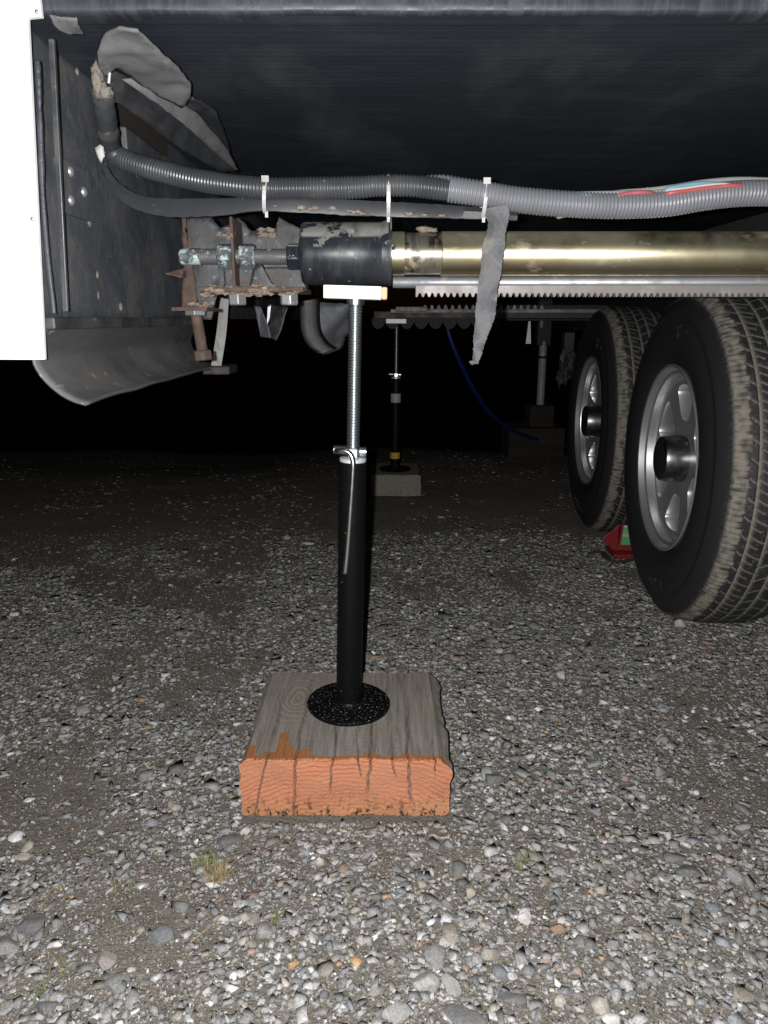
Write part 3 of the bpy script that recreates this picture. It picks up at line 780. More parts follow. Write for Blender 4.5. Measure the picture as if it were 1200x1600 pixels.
# crumbs of mud along the strip
pcs = []
rng = random.Random(11)
for i, p in enumerate([(-0.088, 0.93, 0.7997), (-0.0834, 0.93, 0.8004), (-0.1004, 0.93, 0.8004), (-0.0371, 0.93, 0.7961), (-0.0309, 0.93, 0.7961), (-0.0255, 0.93, 0.7939), (-0.0425, 0.93, 0.7975), (0.0487, 0.93, 0.7925), (0.0697, 0.93, 0.7918), (0.085, 0.93, 0.8275), (0.0888, 0.93, 0.8289), (0.316, 0.93, 0.8218), (0.1717, 0.93, 0.7947), (0.2136, 0.93, 0.7911), (-0.0618, 0.93, 0.8004), (-0.1311, 0.93, 0.8026), (0.0309, 0.93, 0.7939)]):
    s_ = rng.uniform(.0018, .0042)
    pcs.append(lump(p[0], p[1], p[2], s_ * 1.5, s_ * .8, s_ * .6, i, 2, .9, 1.8))
o = obj('mud_crumbs', *join(*pcs), MAT['mud'], har, smooth=True); o['kind'] = 'stuff'

# torn strap hanging in front of the gold tube
sp = thing('torn_strap', 'torn grey rubber strap dangling in front of the gold tube', 'strap', (0.1317, 0.93, 0.7896), world=True)
obj('strap', *ribbon([(0.134, 0.918, 0.8008), (0.1368, 0.922, 0.785), (0.1339, 0.93, 0.7531), (0.1305, 0.935, 0.716), (0.1278, 0.94, 0.6777), (0.1224, 0.94, 0.6463), (0.1169, 0.94, 0.6158)], [.026, .0265, .026, .025, .026, .016, .008], (1, -.15, 0), .0016, 150, .0022, 4, .9, 1.6), MAT['strap'], sp, auto=50)
obj('frayed_end', *join(lump(*(0.116, 0.94, 0.6175), .0068, .003, .0028, 4, 2, .5), lump(*(0.1136, 0.94, 0.6158), .003, .002, .002, 6, 1, .5)), MAT['strap'], sp, smooth=True)

# ================================================================ timber blocks
def timber(name, label, x0, x1, y0, y1, h, mat, seed, chamfer=.012, taper=0.0, group=None, cracked=True):
    """a sawn block, its faces subdivided, edges worn and chamfered, with drying cracks cut into top and end"""
    nx, ny, nz = (260, 90, 60) if cracked else (60, 30, 20)
    sx, sy = x1 - x0, y1 - y0
    cracks = [(-.37, .9, .0011), (-.235, 1.0, .0022), (-.06, .55, .0015), (.055, .35, .0011), (.125, .62, .0021), (.215, .35, .0012), (.30, .75, .0022), (.42, .3, .0010)] if cracked else []
    rng = random.Random(seed)
    bm = bmesh.new()
    grid = {}
    def vert(i, j, k):
        key = (i, j, k)
        if key in grid: return grid[key]
        u, v, w = i / nx - .5, j / ny, k / nz
        x = u * sx * (1 - taper * v); yy = v * sy; z = w * h
        # worn corners along the length
        ex = abs(u) * 2
        c = chamfer
        ez = abs(w - .5) * 2
        dx = (1 - ex) * sx / 2; dz = (1 - ez) * h / 2
        c_ = c * (1 if u > 0 else .6) * (1 if w > .5 else .45)
        if dx + dz < c_:
            m = (c_ - dx - dz) / 2
            x -= math.copysign(m, u); z -= math.copysign(m, w - .5)
        bulge = 0
        if i in (0, nx): x += .0045 * mnoise.noise((seed + i, yy * 14, z * 18)) + .003 * mnoise.noise((seed, yy * 50, z * 70))
        if k == nz: z += .0016 * mnoise.noise((x * 22, yy * 7, seed))
        if j == 0: yy += .005 * mnoise.noise((x * 14, z * 20, seed)) + .0007 * mnoise.noise((x * 160, z * 260, seed))
        if k in (0, nz) and j == 0: yy += .007 * abs(mnoise.noise((x * 150, 0, seed))); z -= .004 * abs(mnoise.noise((x * 210, 4, seed))) * (k == nz)
        if j == ny: yy += .003 * mnoise.noise((x * 12, z * 20, seed + 4))
        # cracks run with the grain over the top and down the sawn end
        for cu, ln, wd in cracks:
            cx = (cu + .02 * mnoise.noise((yy * 20, cu * 30, seed)) + ((.10 * (cu + .08) + .05 * math.sin(cu * 40)) * (1 - w) if j == 0 else 0) + .010 * mnoise.noise((z * 60, cu * 9, seed)) * (j == 0)) * sx
            d = abs(x - cx)
            if d < wd:
                f = 1 - d / wd
                if k == nz and v < ln: z -= .006 * f * min(1, (ln - v) * 4)
                if j == 0 and w > 1.0 - ln * 1.25: yy += .006 * f * min(1, (w - 1 + ln * 1.25) * 4)
        grid[key] = bm.verts.new((x, yy, z))
        return grid[key]
    def face(a, b, c, d):
        try: bm.faces.new((vert(*a), vert(*b), vert(*c), vert(*d)))
        except ValueError: pass
    for i in range(nx):
        for j in range(ny):
            face((i, j, nz), (i + 1, j, nz), (i + 1, j + 1, nz), (i, j + 1, nz))
            face((i, j, 0), (i, j + 1, 0), (i + 1, j + 1, 0), (i + 1, j, 0))
        for k in range(nz):
            face((i, 0, k), (i + 1, 0, k), (i + 1, 0, k + 1), (i, 0, k + 1))
            face((i, ny, k), (i, ny, k + 1), (i + 1, ny, k + 1), (i + 1, ny, k))
    for j in range(ny):
        for k in range(nz):
            face((0, j, k), (0, j, k + 1), (0, j + 1, k + 1), (0, j + 1, k))
            face((nx, j, k), (nx, j + 1, k), (nx, j + 1, k + 1), (nx, j, k + 1))
    me = bpy.data.meshes.new(name)
    bm.to_mesh(me); bm.free()
    me.materials.append(mat)
    me.polygons.foreach_set('use_smooth', [True] * len(me.polygons))
    me.set_sharp_from_angle(angle=R(50))
    o = bpy.data.objects.new(name, me); COL.objects.link(o)
    o.location = ((x0 + x1) / 2, y0, 0)
    tag(o, label, 'wood block', group)
    return o

def wood_material(name, fresh=True):
    m = bpy.data.materials.new(name); m.use_nodes = True
    N, L = m.node_tree.nodes, m.node_tree.links
    bs = N['Principled BSDF']; bs.inputs['Roughness'].default_value = .88; bs.inputs['Specular IOR Level'].default_value = .2
    tc = N.new('ShaderNodeTexCoord')
    sep = N.new('ShaderNodeSeparateXYZ'); L.new(tc.outputs['Object'], sep.inputs[0])
    def mapping(scale, loc=(0, 0, 0)):
        mp = N.new('ShaderNodeMapping'); mp.inputs['Scale'].default_value = scale; mp.inputs['Location'].default_value = loc
        L.new(tc.outputs['Object'], mp.inputs[0]); return mp.outputs[0]
    def nz(vec, sc, det=6, rough=.6, dist=0):
        n = N.new('ShaderNodeTexNoise'); n.inputs['Scale'].default_value = sc; n.inputs['Detail'].default_value = det
        n.inputs['Roughness'].default_value = rough; n.inputs['Distortion'].default_value = dist
        L.new(vec, n.inputs['Vector']); return n.outputs['Fac']
    def ramp(f, stops):
        r = N.new('ShaderNodeValToRGB'); L.new(f, r.inputs[0])
        e = r.color_ramp.elements
        e[0].position, e[0].color = stops[0][0], tuple(stops[0][1]) + (1,)
        e[1].position, e[1].color = stops[-1][0], tuple(stops[-1][1]) + (1,)
        for p, c in stops[1:-1]:
            q = e.new(p); q.color = tuple(c) + (1,)
        return r.outputs[0]
    def mix(f, a, b, t='MIX'):
        x = N.new('ShaderNodeMix'); x.data_type = 'RGBA'; x.blend_type = t
        if isinstance(f, float): x.inputs['Factor'].default_value = f
        else: L.new(f, x.inputs['Factor'])
        for v, k in ((a, 'A'), (b, 'B')):
            if isinstance(v, tuple): x.inputs[k].default_value = v + (1,)
            else: L.new(v, x.inputs[k])
        return x.outputs['Result']
    def math_(op, a, b, clamp=False):
        x = N.new('ShaderNodeMath'); x.operation = op; x.use_clamp = clamp
        for v, i in ((a, 0), (b, 1)):
            if isinstance(v, (int, float)): x.inputs[i].default_value = v
            else: L.new(v, x.inputs[i])
        return x.outputs[0]
    # weathered grey faces, grain along Y with a knot bending it on the left
    grain = nz(mapping((9, .55, 9)), 14, 8, .68, 1.1)
    fine = nz(mapping((60, 2.2, 60)), 8, 5, .7)
    grey = ramp(grain, [(.28, (.12, .105, .092)), (.45, (.235, .212, .188)), (.58, (.31, .282, .252)), (.75, (.40, .365, .33))])
    grey = mix(math_('MULTIPLY', fine, .55), grey, (.10, .085, .07))
    blot = nz(mapping((1, 1, 1)), 16, 4, .6)
    mr = N.new('ShaderNodeMapRange'); mr.inputs['From Min'].default_value = .52; mr.inputs['From Max'].default_value = .72; mr.inputs['To Max'].default_value = .5
    L.new(blot, mr.inputs['Value'])
    grey = mix(mr.outputs[0], grey, (.25, .18, .115))
    if fresh:
        # a knot on the left bends the grain into rings
        kx = math_('ADD', sep.outputs['X'], .082); ky = math_('MULTIPLY', math_('SUBTRACT', sep.outputs['Y'], .165), .62)
        kd = math_('SQRT', math_('ADD', math_('MULTIPLY', kx, kx), math_('MULTIPLY', ky, ky)), 0)
        kd2 = math_('ADD', kd, math_('MULTIPLY', nz(mapping((1, 1, 1)), 24, 3, .5), .02))
        kr = ramp(math_('FRACT', math_('MULTIPLY', kd2, 120.0), 0), [(0, (.20, .172, .145)), (.6, (.30, .262, .225)), (.9, (.13, .108, .088)), (1.0, (.2, .17, .14))])
        kf = N.new('ShaderNodeMapRange'); kf.inputs['From Min'].default_value = .062; kf.inputs['From Max'].default_value = .02; kf.inputs['To Max'].default_value = .7
        L.new(kd, kf.inputs['Value'])
        grey = mix(kf.outputs[0], grey, kr)
        # sawn end: growth rings about a pith far below
        dx = math_('MULTIPLY', sep.outputs['X'], 1.0); dz = math_('ADD', sep.outputs['Z'], .30)
        wob = nz(mapping((1, 1, 1)), 13, 3, .5)
        rr = math_('SQRT', math_('ADD', math_('MULTIPLY', dx, dx), math_('MULTIPLY', dz, dz)), 0)
        wob2 = nz(mapping((1, 1, 1)), 45, 4, .6)
        rr = math_('ADD', rr, math_('ADD', math_('MULTIPLY', wob, .030), math_('MULTIPLY', wob2, .0035)))
        ring = math_('FRACT', math_('MULTIPLY', rr, 150.0), 0)
        rc = ramp(ring, [(0, (.50, .195, .105)), (.62, (.48, .18, .09)), (.88, (.20, .055, .026)), (1.0, (.44, .17, .085))])
        pale = nz(mapping((1, 1, 1)), 30, 6, .7)
        rc = mix(math_('MULTIPLY', pale, .55), rc, (.60, .275, .165))
        ringfade = nz(mapping((1, 1, 2)), 9, 2, .5)
        fd_ = N.new('ShaderNodeMapRange'); fd_.inputs['From Min'].default_value = .38; fd_.inputs['From Max'].default_value = .58; fd_.inputs['To Max'].default_value = .6
        L.new(ringfade, fd_.inputs['Value'])
        rc = mix(fd_.outputs[0], rc, (.50, .225, .135))
        # black mould streaks near the foot of the end
        mo = nz(mapping((60, 1, 42)), 1.8, 5, .75)
        low = N.new('ShaderNodeMapRange'); low.inputs['From Min'].default_value = .040; low.inputs['From Max'].default_value = .006
        L.new(sep.outputs['Z'], low.inputs['Value'])
        mo2 = N.new('ShaderNodeMapRange'); mo2.inputs['From Min'].default_value = .53; mo2.inputs['From Max'].default_value = .58; L.new(mo, mo2.inputs['Value'])
        mold = math_('MULTIPLY', math_('MULTIPLY', low.outputs[0], mo2.outputs[0]), 1.0)
        yel = N.new('ShaderNodeMapRange'); yel.inputs['From Min'].default_value = .03; yel.inputs['From Max'].default_value = .0; yel.inputs['To Max'].default_value = .6
        L.new(sep.outputs['Z'], yel.inputs['Value'])
        rc = mix(yel.outputs[0], rc, (.44, .24, .115))
        rc = mix(mold, rc, (.045, .028, .018))
        # splinters torn off the top near the sawn edge show the same wood, browner
        geo = N.new('ShaderNodeNewGeometry'); sn = N.new('ShaderNodeSeparateXYZ'); L.new(geo.outputs['True Normal'], sn.inputs[0])
        front = math_('LESS_THAN', sep.outputs['Y'], .010)
        facing = math_('LESS_THAN', sn.outputs['Y'], -.35)
        endm = math_('MULTIPLY', front, facing)
        spl = N.new('ShaderNodeTexVoronoi'); spl.feature = 'F1'; spl.voronoi_dimensions = '1D'
        spl.inputs['Scale'].default_value = 80
        L.new(sep.outputs['X'], spl.inputs['W'])
        rnd = N.new('ShaderNodeSeparateColor'); L.new(spl.outputs['Color'], rnd.inputs[0])
        ln = math_('POWER', rnd.outputs[0], 2.4)
        sidewt = N.new('ShaderNodeMapRange'); sidewt.inputs['From Min'].default_value = .0; sidewt.inputs['From Max'].default_value = -.05; sidewt.inputs['To Min'].default_value = .12
        L.new(sep.outputs['X'], sidewt.inputs['Value'])
        reach = math_('ADD', math_('MULTIPLY', math_('MULTIPLY', ln, .075), sidewt.outputs[0]), -.003)
        reach = math_('ADD', reach, math_('MULTIPLY', fine, .022))
        torn = math_('MULTIPLY', math_('LESS_THAN', sep.outputs['Y'], reach), math_('GREATER_THAN', sep.outputs['Z'], .078))
        brown = ramp(fine, [(.3, (.20, .085, .035)), (.7, (.40, .165, .07))])
        col = mix(torn, grey, brown)
        col = mix(endm, col, rc)
        hgt = math_('ADD', math_('MULTIPLY', grain, .6), fine)
    else:
        col = grey; hgt = grain
    L.new(col, bs.inputs['Base Color'])
    rough_n = nz(mapping((1, 1, 1)), 260, 4, .7)
    b = N.new('ShaderNodeBump'); b.inputs['Strength'].default_value = .8; b.inputs['Distance'].default_value = .0035
    L.new(math_('ADD', hgt, math_('MULTIPLY', rough_n, .5)), b.inputs['Height']); L.new(b.outputs[0], bs.inputs['Normal'])
    return m

BX0, BX1 = -0.1984, 0.092
timber('timber_block', 'weathered grey timber block with orange sawn end under the front jack', BX0, BX1, .858, 1.108, .09, wood_material('weathered_timber'), 3, .016)
timber('timber_block', 'dim grey timber block under the far jack', -0.0505, 0.144, 2.74, 2.98, .085, wood_material('old_grey_timber', False), 9, .006, cracked=False)

# ================================================================ screw jacks
def make_jack(label, base, top, tube_h, stickers, handle):
    base, top = Vector(base), Vector(top)
    ax = top - base; Ln = ax.length
    t = thing('screw_jack', label, 'jack', base, 'slide-out screw jacks')
    t.rotation_mode = 'QUATERNION'
    t.rotation_quaternion = Vector((0, 0, 1)).rotation_difference(ax)
    obj('base_plate', *lathe_dir((0, 0, 0), (0, 0, 1), [(0, .001), (0, .0635), (.0012, .0645), (.0042, .0645), (.0054, .0632), (.0056, .026), (.0075, .0225), (.0115, .0202)], 64), MAT['jack_black'], t, auto=40)
    tb = obj('outer_tube', *lathe_dir((0, 0, 0), (0, 0, 1), [(.009, .0197), (tube_h, .0197), (tube_h + .0004, .0188), (tube_h, .012)], 48), MAT['jack_black'], t, auto=40)
    for z0, z1, m in stickers:
        obj('sticker', *lathe_dir((0, 0, 0), (0, 0, 1), [(z0, .01985), (z0, .0201), (z1, .0201), (z1, .01985)], 48), MAT[m], tb, auto=40)
    obj('washer', *lathe_dir((0, 0, 0), (0, 0, 1), [(tube_h + .0006, .010), (tube_h + .0006, .0178), (tube_h + .0014, .0188), (tube_h + .0056, .0188), (tube_h + .0064, .0178), (tube_h + .0066, .010)], 40), MAT['zinc_pale'], t, auto=40)
    nut = obj('nut', *hexnut((0, 0, tube_h + .0066), (0, 0, tube_h + .0215), .0225, .52), MAT['zinc'], t, bevel=.0008)
    obj('handle_eye', *join(cyl((-.010, .002, tube_h + .0165), (-.027, .004, tube_h + .0165), .0062, seg=16), cyl((.010, -.002, tube_h + .0155), (.0185, -.002, tube_h + .0155), .007, seg=16)), MAT['zinc'], t, auto=40)
    obj('screw_rod', *threaded((0, 0, tube_h + .012), (0, 0, 1), Ln - .0165 - tube_h - .012, .0096, .0042, .0017, 28, 10), MAT['zinc'], t, smooth=True)
    if handle:
        obj('handle', *tube(handle, .0036, 90, 12), MAT['rod_steel'], t, smooth=True)
    dp = .028 if handle else .075
    sd_ = box(-.041, .0345, -dp, dp, Ln - .0165, Ln)
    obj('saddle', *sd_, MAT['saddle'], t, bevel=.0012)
    if handle:
        obj('saddle_edge', *box(.0347, .042, -.0275, .0275, Ln - .0162, Ln - .0006), MAT['saddle_end'], t, bevel=.002)
    obj('rod_collar', *lathe_dir((0, 0, 0), (0, 0, 1), [(Ln - .024, .0095), (Ln - .0235, .0115), (Ln - .0166, .0120)], 28), MAT['zinc'], t, auto=40)
    return t
jb, jt = (-.055, 1.003, .0905), (-0.0375, 1.0, 0.7131)
hz = .385
hp = [(-.020, -.003, hz + .0165), (-.0225, -.014, hz + .018), (-.019, -.0225, hz + .019), (-.011, -.0255, hz + .0205), (-.003, -.027, hz + .0165), (.0012, -.0285, hz + .006), (.0012, -.0290, hz - .012), (-.001, -.029, hz - .06), (-.0045, -.0285, hz - .12), (-.0075, -.028, hz - .158)]
jack = make_jack('black screw jack with long zinc thread on the orange-ended timber block', jb, (jt[0], 1.0, jt[2]), hz, [], hp)
hp2 = [(p[0], p[1], p[2] - .02) for p in hp[:6]]
make_jack('far black screw jack with grey and yellow stickers on its tube', (.044, 2.85, .0858), (.049, 2.85, 0.6863 - .0125), .362,
          [(.27, .305, 'sticker_grey'), (.046, .071, 'sticker_yellow')], None)

# ================================================================ the trailer beside it: wheels, chassis
trailer = thing('travel_trailer', 'dark travel trailer chassis on two alloy wheels beside the slide-out', 'trailer', (.9, 1.9, 0), world=True)
TR, TW = .360, .212
NU = 1152
def tyre_mesh():
    # profile: (x across, r, tread flag)
    side = [(.034, .198), (.022, .203), (.014, .212), (.007, .224), (.003, .238), (.001, .252), (.0, .266), (.0008, .280), (.003, .294), (.006, .304), (.0062, .3065), (.0048, .308), (.0075, .316), (.012, .326), (.018, .336), (.0225, .3415)]
    tread = []
    n_t = 92
    for i in range(n_t):
        x = .026 + (TW - .052) * i / (n_t - 1)
        q = (x - TW / 2) / (TW / 2 - .026)
        r = TR - .0125 * abs(q) ** 3.2
        tread.append((x, r))
    prof = [(x, r, 0) for x, r in side] + [(x, r, 1) for x, r in tread] + [(TW - x, r, 0) for x, r in reversed(side)]
    P_ = np.array([(p[0], p[1]) for p in prof]); T = np.array([p[2] for p in prof], float)
    nv = len(prof)
    th = np.arange(NU) * 2 * np.pi / NU
    X_ = np.repeat(P_[None, :, 0], NU, 0); R_ = np.repeat(P_[None, :, 1], NU, 0).copy()
    TT = np.repeat(T[None], NU, 0)
    idx = np.arange(NU)[:, None]
    groove = np.zeros_like(R_)
    for gx, gw in ((.066, .0042), (.096, .0036), (.122, .0036), (.152, .0042)):
        groove = np.maximum(groove, np.clip(1.6 - np.abs(X_ - gx) / gw * 1.6, 0, 1))
    # curved sipes between the grooves
    def sipes(lo, hi, every, bend, off, width):
        m = (X_ > lo) & (X_ < hi)
        f = (X_ - lo) / (hi - lo)
        ph = (idx + off + bend * np.sqrt(np.clip(f, 0, 1))) % every
        d = np.minimum(ph, every - ph)
        return np.where(m, np.clip(1.25 - d / width, 0, 1), 0)
    s = np.zeros_like(R_)
    for args in ((.050, .066, 18, 7, 0, 1.0), (.066, .096, 18, 10, 0, 1.0), (.066, .084, 18, 7, 9, .8), (.096, .122, 18, -9, 4, .9), (.122, .152, 18, 9, 7, .9), (.152, .175, 18, 7, 2, .9)):
        s = np.maximum(s, sipes(*args))
    sh = np.maximum(sipes(.020, .050, 6, 2, 0, .9), sipes(TW - .048, TW - .02, 6, -2, 0, .9))
    rngs = np.random.RandomState(4)
    sh = sh * (rngs.rand(NU, 1) > .25)
    R_ -= TT * (groove * .0065 + s * .003) + sh * .0017
    # lumpy dried mud on the outer shoulder
    lum = np.array([[mnoise.noise((math.cos(a) * 26, math.sin(a) * 26, x * 90)) for x in P_[:, 0]] for a in th[::4]])
    lum = np.repeat(lum, 4, 0)
    edge = .0035 * lum
    should = np.clip((X_ - .0235 - edge) / .002, 0, 1) * np.clip((.0505 + 2 * edge - X_) / .005, 0, 1)
    R_ += np.clip(lum, 0, 1) * should * .0028
    # moulded ribs round the sidewall: a fine knurl by the bead and concentric lines
    knurl = ((X_ < .02) & (R_ > .226) & (R_ < .238)) * (np.sin(idx * 2 * np.pi / 4) > 0)
    X_ = X_ - knurl * .0008
    dust = np.clip(np.maximum.reduce([groove * .9 * TT, s * .8 * TT, should * (.85 + .9 * lum) - sh * .45, (X_ > TW - .04) * .4]), 0, 1)
    dust *= (R_ > .325)
    # sharper dusty rim of the sidewall
    tread_f = np.clip((R_ - .335) / .008, 0, 1) * (X_ > .018)
    co = np.stack([X_, R_ * np.sin(th)[:, None], R_ * np.cos(th)[:, None]], -1).reshape(-1, 3)
    i0 = np.arange(NU)[:, None] * nv; i1 = ((np.arange(NU) + 1) % NU)[:, None] * nv
    j = np.arange(nv - 1)[None]
    quads = np.stack([i0 + j, i0 + j + 1, i1 + j + 1, i1 + j], -1).reshape(-1, 4)
    me = bpy.data.meshes.new('tyre')
    me.vertices.add(len(co)); me.vertices.foreach_set('co', co.ravel())
    me.loops.add(quads.size); me.loops.foreach_set('vertex_index', quads.ravel().astype(np.int32))
    me.polygons.add(len(quads)); me.polygons.foreach_set('loop_start', np.arange(0, quads.size, 4, dtype=np.int32))
    me.polygons.foreach_set('use_smooth', np.ones(len(quads), bool))
    for nm, arr in (('dust', dust), ('tread', tread_f)):
        at = me.attributes.new(nm, 'FLOAT', 'POINT'); at.data.foreach_set('value', arr.ravel().astype(np.float32))
    me.update(calc_edges=True); me.validate()
    me.materials.append(MAT['tyre'])
    return me

def link(name, me, parent, loc=(0, 0, 0), rot=(0, 0, 0)):
    o = bpy.data.objects.new(name, me); COL.objects.link(o); o.parent = parent; o.location = loc; o.rotation_euler = rot
    return o

wh = bpy.data.objects.new('wheel', None); COL.objects.link(wh); wh.parent = trailer; wh.empty_display_size = .1
parts = [link('tyre', tyre_mesh(), wh)]
# rim: lip, stepped barrel
rim = obj('rim', *lathe_dir((0, 0, 0), (1, 0, 0), [(.034, .196), (.026, .2), (.018, .2045), (.0125, .2065), (.0105, .2045), (.0115, .1995), (.020, .1955), (.024, .1935)], 128), MAT['alloy_bright'], wh, auto=25)
parts.append(rim)
parts.append(obj('rim_barrel', *lathe_dir((0, 0, 0), (1, 0, 0), [(.024, .1938), (.027, .186), (.046, .183), (.052, .176), (.092, .166), (.19, .164), (.2, .196)], 128), MAT['alloy_bright'], wh, auto=25))
# spoked disc: a thick plate with six rounded openings, their walls machined bright
def disc_mesh():
    cu = bpy.data.curves.new('spoke_disc', 'CURVE'); cu.dimensions = '2D'; cu.fill_mode = 'BOTH'; cu.extrude = .015; cu.bevel_depth = .0012; cu.bevel_resolution = 1
    def loop(pts):
        sp_ = cu.splines.new('POLY'); sp_.points.add(len(pts) - 1); sp_.use_cyclic_u = True
        for p_, (a_, b_) in zip(sp_.points, pts): p_.co = (a_, b_, 0, 1)
    def ring(r, n): loop([(r * math.cos(2 * math.pi * i / n), r * math.sin(2 * math.pi * i / n)) for i in range(n)])
    ring(.171, 120); ring(.050, 60)
    for k in range(6):
        c0 = math.pi * 2 * (k + .5) / 6
        pts = []
        for i in range(48):                       # rounded petal: wide outside, narrow towards the hub
            a_ = 2 * math.pi * i / 48
            rad = .124 + .040 * math.copysign(abs(math.cos(a_)) ** .45, math.cos(a_))
            wid = (.022 + .46 * (rad - .084)) * math.copysign(abs(math.sin(a_)) ** .45, math.sin(a_))
            ph = c0 + wid / rad
            pts.append((rad * math.cos(ph), rad * math.sin(ph)))
        loop(pts)
    tmp = bpy.data.objects.new('tmp', cu); COL.objects.link(tmp)
    me = bpy.data.meshes.new_from_object(tmp.evaluated_get(bpy.context.evaluated_depsgraph_get()))
    bpy.data.objects.remove(tmp)
    n = len(me.vertices); co = np.zeros(n * 3); me.vertices.foreach_get('co', co); co = co.reshape(-1, 3)
    rr_ = np.hypot(co[:, 0], co[:, 1])
    out = np.stack([.068 + co[:, 2] - .010 * np.clip((rr_ - .05) / .12, 0, 1), co[:, 0], co[:, 1]], -1)
    me.vertices.foreach_set('co', out.ravel()); me.update()
    me.materials.clear(); me.materials.append(MAT['alloy']); me.materials.append(MAT['alloy_bright'])
    for p_ in me.polygons:
        p_.material_index = 1 if abs(p_.normal.x) < .5 else 0
    return me
parts.append(link('spoke_disc', disc_mesh(), wh))
parts.append(obj('brake_drum', *lathe_dir((0, 0, 0), (1, 0, 0), [(.108, .001), (.108, .135), (.112, .14), (.19, .14)], 48), MAT['well'], wh, auto=30))
parts.append(obj('hub_cap', *lathe_dir((0, 0, 0), (1, 0, 0), [(.0005, .040), (.001, .044), (.004, .0485), (.010, .0505), (.03, .0515), (.074, .0525), (.078, .0555), (.084, .0555)], 64), MAT['hub'], wh, auto=30))
parts.append(obj('cap_end', *lathe_dir((0, 0, 0), (1, 0, 0), [(-.001, .001), (-.001, .034), (.0005, .0405), (.002, .0405)], 48), MAT['hub_end_shade'], wh, auto=30))
for i in range(6):
    a_ = math.pi * 2 * (i + .5) / 6
    parts.append(obj('lug_nut', *join(lathe_dir((.058, .0705 * math.cos(a_), .0705 * math.sin(a_)), (1, 0, 0), [(0, .001), (0, .0085), (.002, .0098), (.022, .0100), (.024, .012)], 6)), MAT['alloy_bright'], wh, auto=20))
parts.append(obj('valve_stem', *lathe_dir((.045, .150 * math.cos(2.25), -.150 * math.sin(2.25)), (1, 0, 0), [(0, .001), (0, .0042), (.012, .0042), (.013, .006), (.03, .006)], 12), MAT['well'], wh, auto=30))
# raised letters on the sidewall
def letter(ch, rad, ang, size, flip):
    cu = bpy.data.curves.new('letter', 'FONT'); cu.body = ch; cu.size = size; cu.extrude = .0018; cu.align_x = 'CENTER'
    tmp = bpy.data.objects.new('tmp', cu); COL.objects.link(tmp)
    me = bpy.data.meshes.new_from_object(tmp.evaluated_get(bpy.context.evaluated_depsgraph_get()))
    bpy.data.objects.remove(tmp)
    n = len(me.vertices); co = np.zeros(n * 3); me.vertices.foreach_get('co', co); co = co.reshape(-1, 3)
    out = np.zeros_like(co)
    rr_ = rad + co[:, 1] if not flip else rad + size * .7 - co[:, 1]
    th = ang - (1 if not flip else -1) * co[:, 0] / rad
    out[:, 1] = rr_ * np.sin(th); out[:, 2] = rr_ * np.cos(th)
    out[:, 0] = np.interp(rr_, [.238, .252, .266, .280, .294, .304], [.003, .001, 0, .0008, .003, .006]) - .0004 - co[:, 2]
    me.vertices.foreach_set('co', out.ravel()); me.update()
    me.materials.clear(); me.materials.append(MAT['tyre'])
    return me
for word, a0, fl in (('ST', -.22, False), ('ARIL', math.pi + .30, True)):
    for q_, ch in enumerate(word):
        parts.append(link('letter', letter(ch, .262, a0 + (-1 if not fl else 1) * (q_ - (len(word) - 1) / 2) * .135, .046, fl), wh))

WXC, WYC = .612, 1.575
def place(w, x, y, rx, dz=0):
    w.location = (x - trailer.location.x, y - trailer.location.y, TR - .008 + dz)
    w.rotation_euler = (rx, 0, R(-4.2))
place(wh, WXC, WYC, 0, .02)
tag(wh, 'nearer of the two alloy trailer wheels, tread caked with dust')
w2 = wh.copy(); COL.objects.link(w2)
for p in parts:
    c_ = p.copy(); COL.objects.link(c_); c_.parent = w2
place(w2, .650, 2.335, R(17))
tag(w2, 'farther alloy trailer wheel behind the first')
obj('axle', *cyl((.84, 1.555, .345), (2.6, 1.61, .345), .038, seg=20), MAT['chassis'], trailer, auto=40)
obj('axle', *cyl((.87, 2.34, .345), (2.6, 2.40, .345), .038, seg=20), MAT['chassis'], trailer, auto=40)
obj('chassis_beam', *box(0.5232, 2.6, 3.2, 3.26, 0.6724, 0.7334), MAT['chassis'], trailer, bevel=.004)
obj('beam_lip', *box(0.5161, 2.6, 3.17, 3.199, 0.6671, 0.6737), MAT['bracket'], trailer, bevel=.002)
obj('body_floor', *box(.70, 2.8, 1.02, 6.0, .80, .86), MAT['chassis'], trailer)
obj('frame_rail', *box(.96, 1.02, 1.05, 6.0, .62, .80), MAT['chassis'], trailer, bevel=.004)
obj('spring_hanger', *join(box(.74, .78, 3.02, 3.08, .44, .62), lump(.755, 3.0, .505, .03, .03, .055, 5, 3, .7, 2.5), lump(.735, 3.0, .45, .022, .02, .04, 8, 3, .7, 2.5)), MAT['bracket'], trailer, smooth=False)
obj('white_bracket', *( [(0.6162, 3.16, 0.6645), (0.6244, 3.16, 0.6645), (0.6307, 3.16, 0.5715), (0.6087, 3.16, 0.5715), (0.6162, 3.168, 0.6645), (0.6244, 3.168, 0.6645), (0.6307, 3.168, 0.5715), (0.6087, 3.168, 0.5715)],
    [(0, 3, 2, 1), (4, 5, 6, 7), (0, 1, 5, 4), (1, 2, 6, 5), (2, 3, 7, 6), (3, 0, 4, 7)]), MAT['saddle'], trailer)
obj('jack_housing', *box(0.8109, 0.8852, 3.9, 3.98, 0.5385, .80), MAT['chassis'], trailer, bevel=.005)
obj('leg_pipe', *cyl((0.8481, 3.92, 0.5611), (0.85, 3.92, 0.2255), .021, seg=20), MAT['white_pipe'], trailer, auto=40)
obj('leg_clamp', *cyl((0.8504, 3.92, 0.4845), (0.8505, 3.92, 0.4711), .024, seg=20), MAT['cord'], trailer, auto=40)
obj('white_bracket', *box(0.8124, 0.8257, 3.85, 3.87, 0.6311, 0.6665), MAT['white_pipe'], trailer)

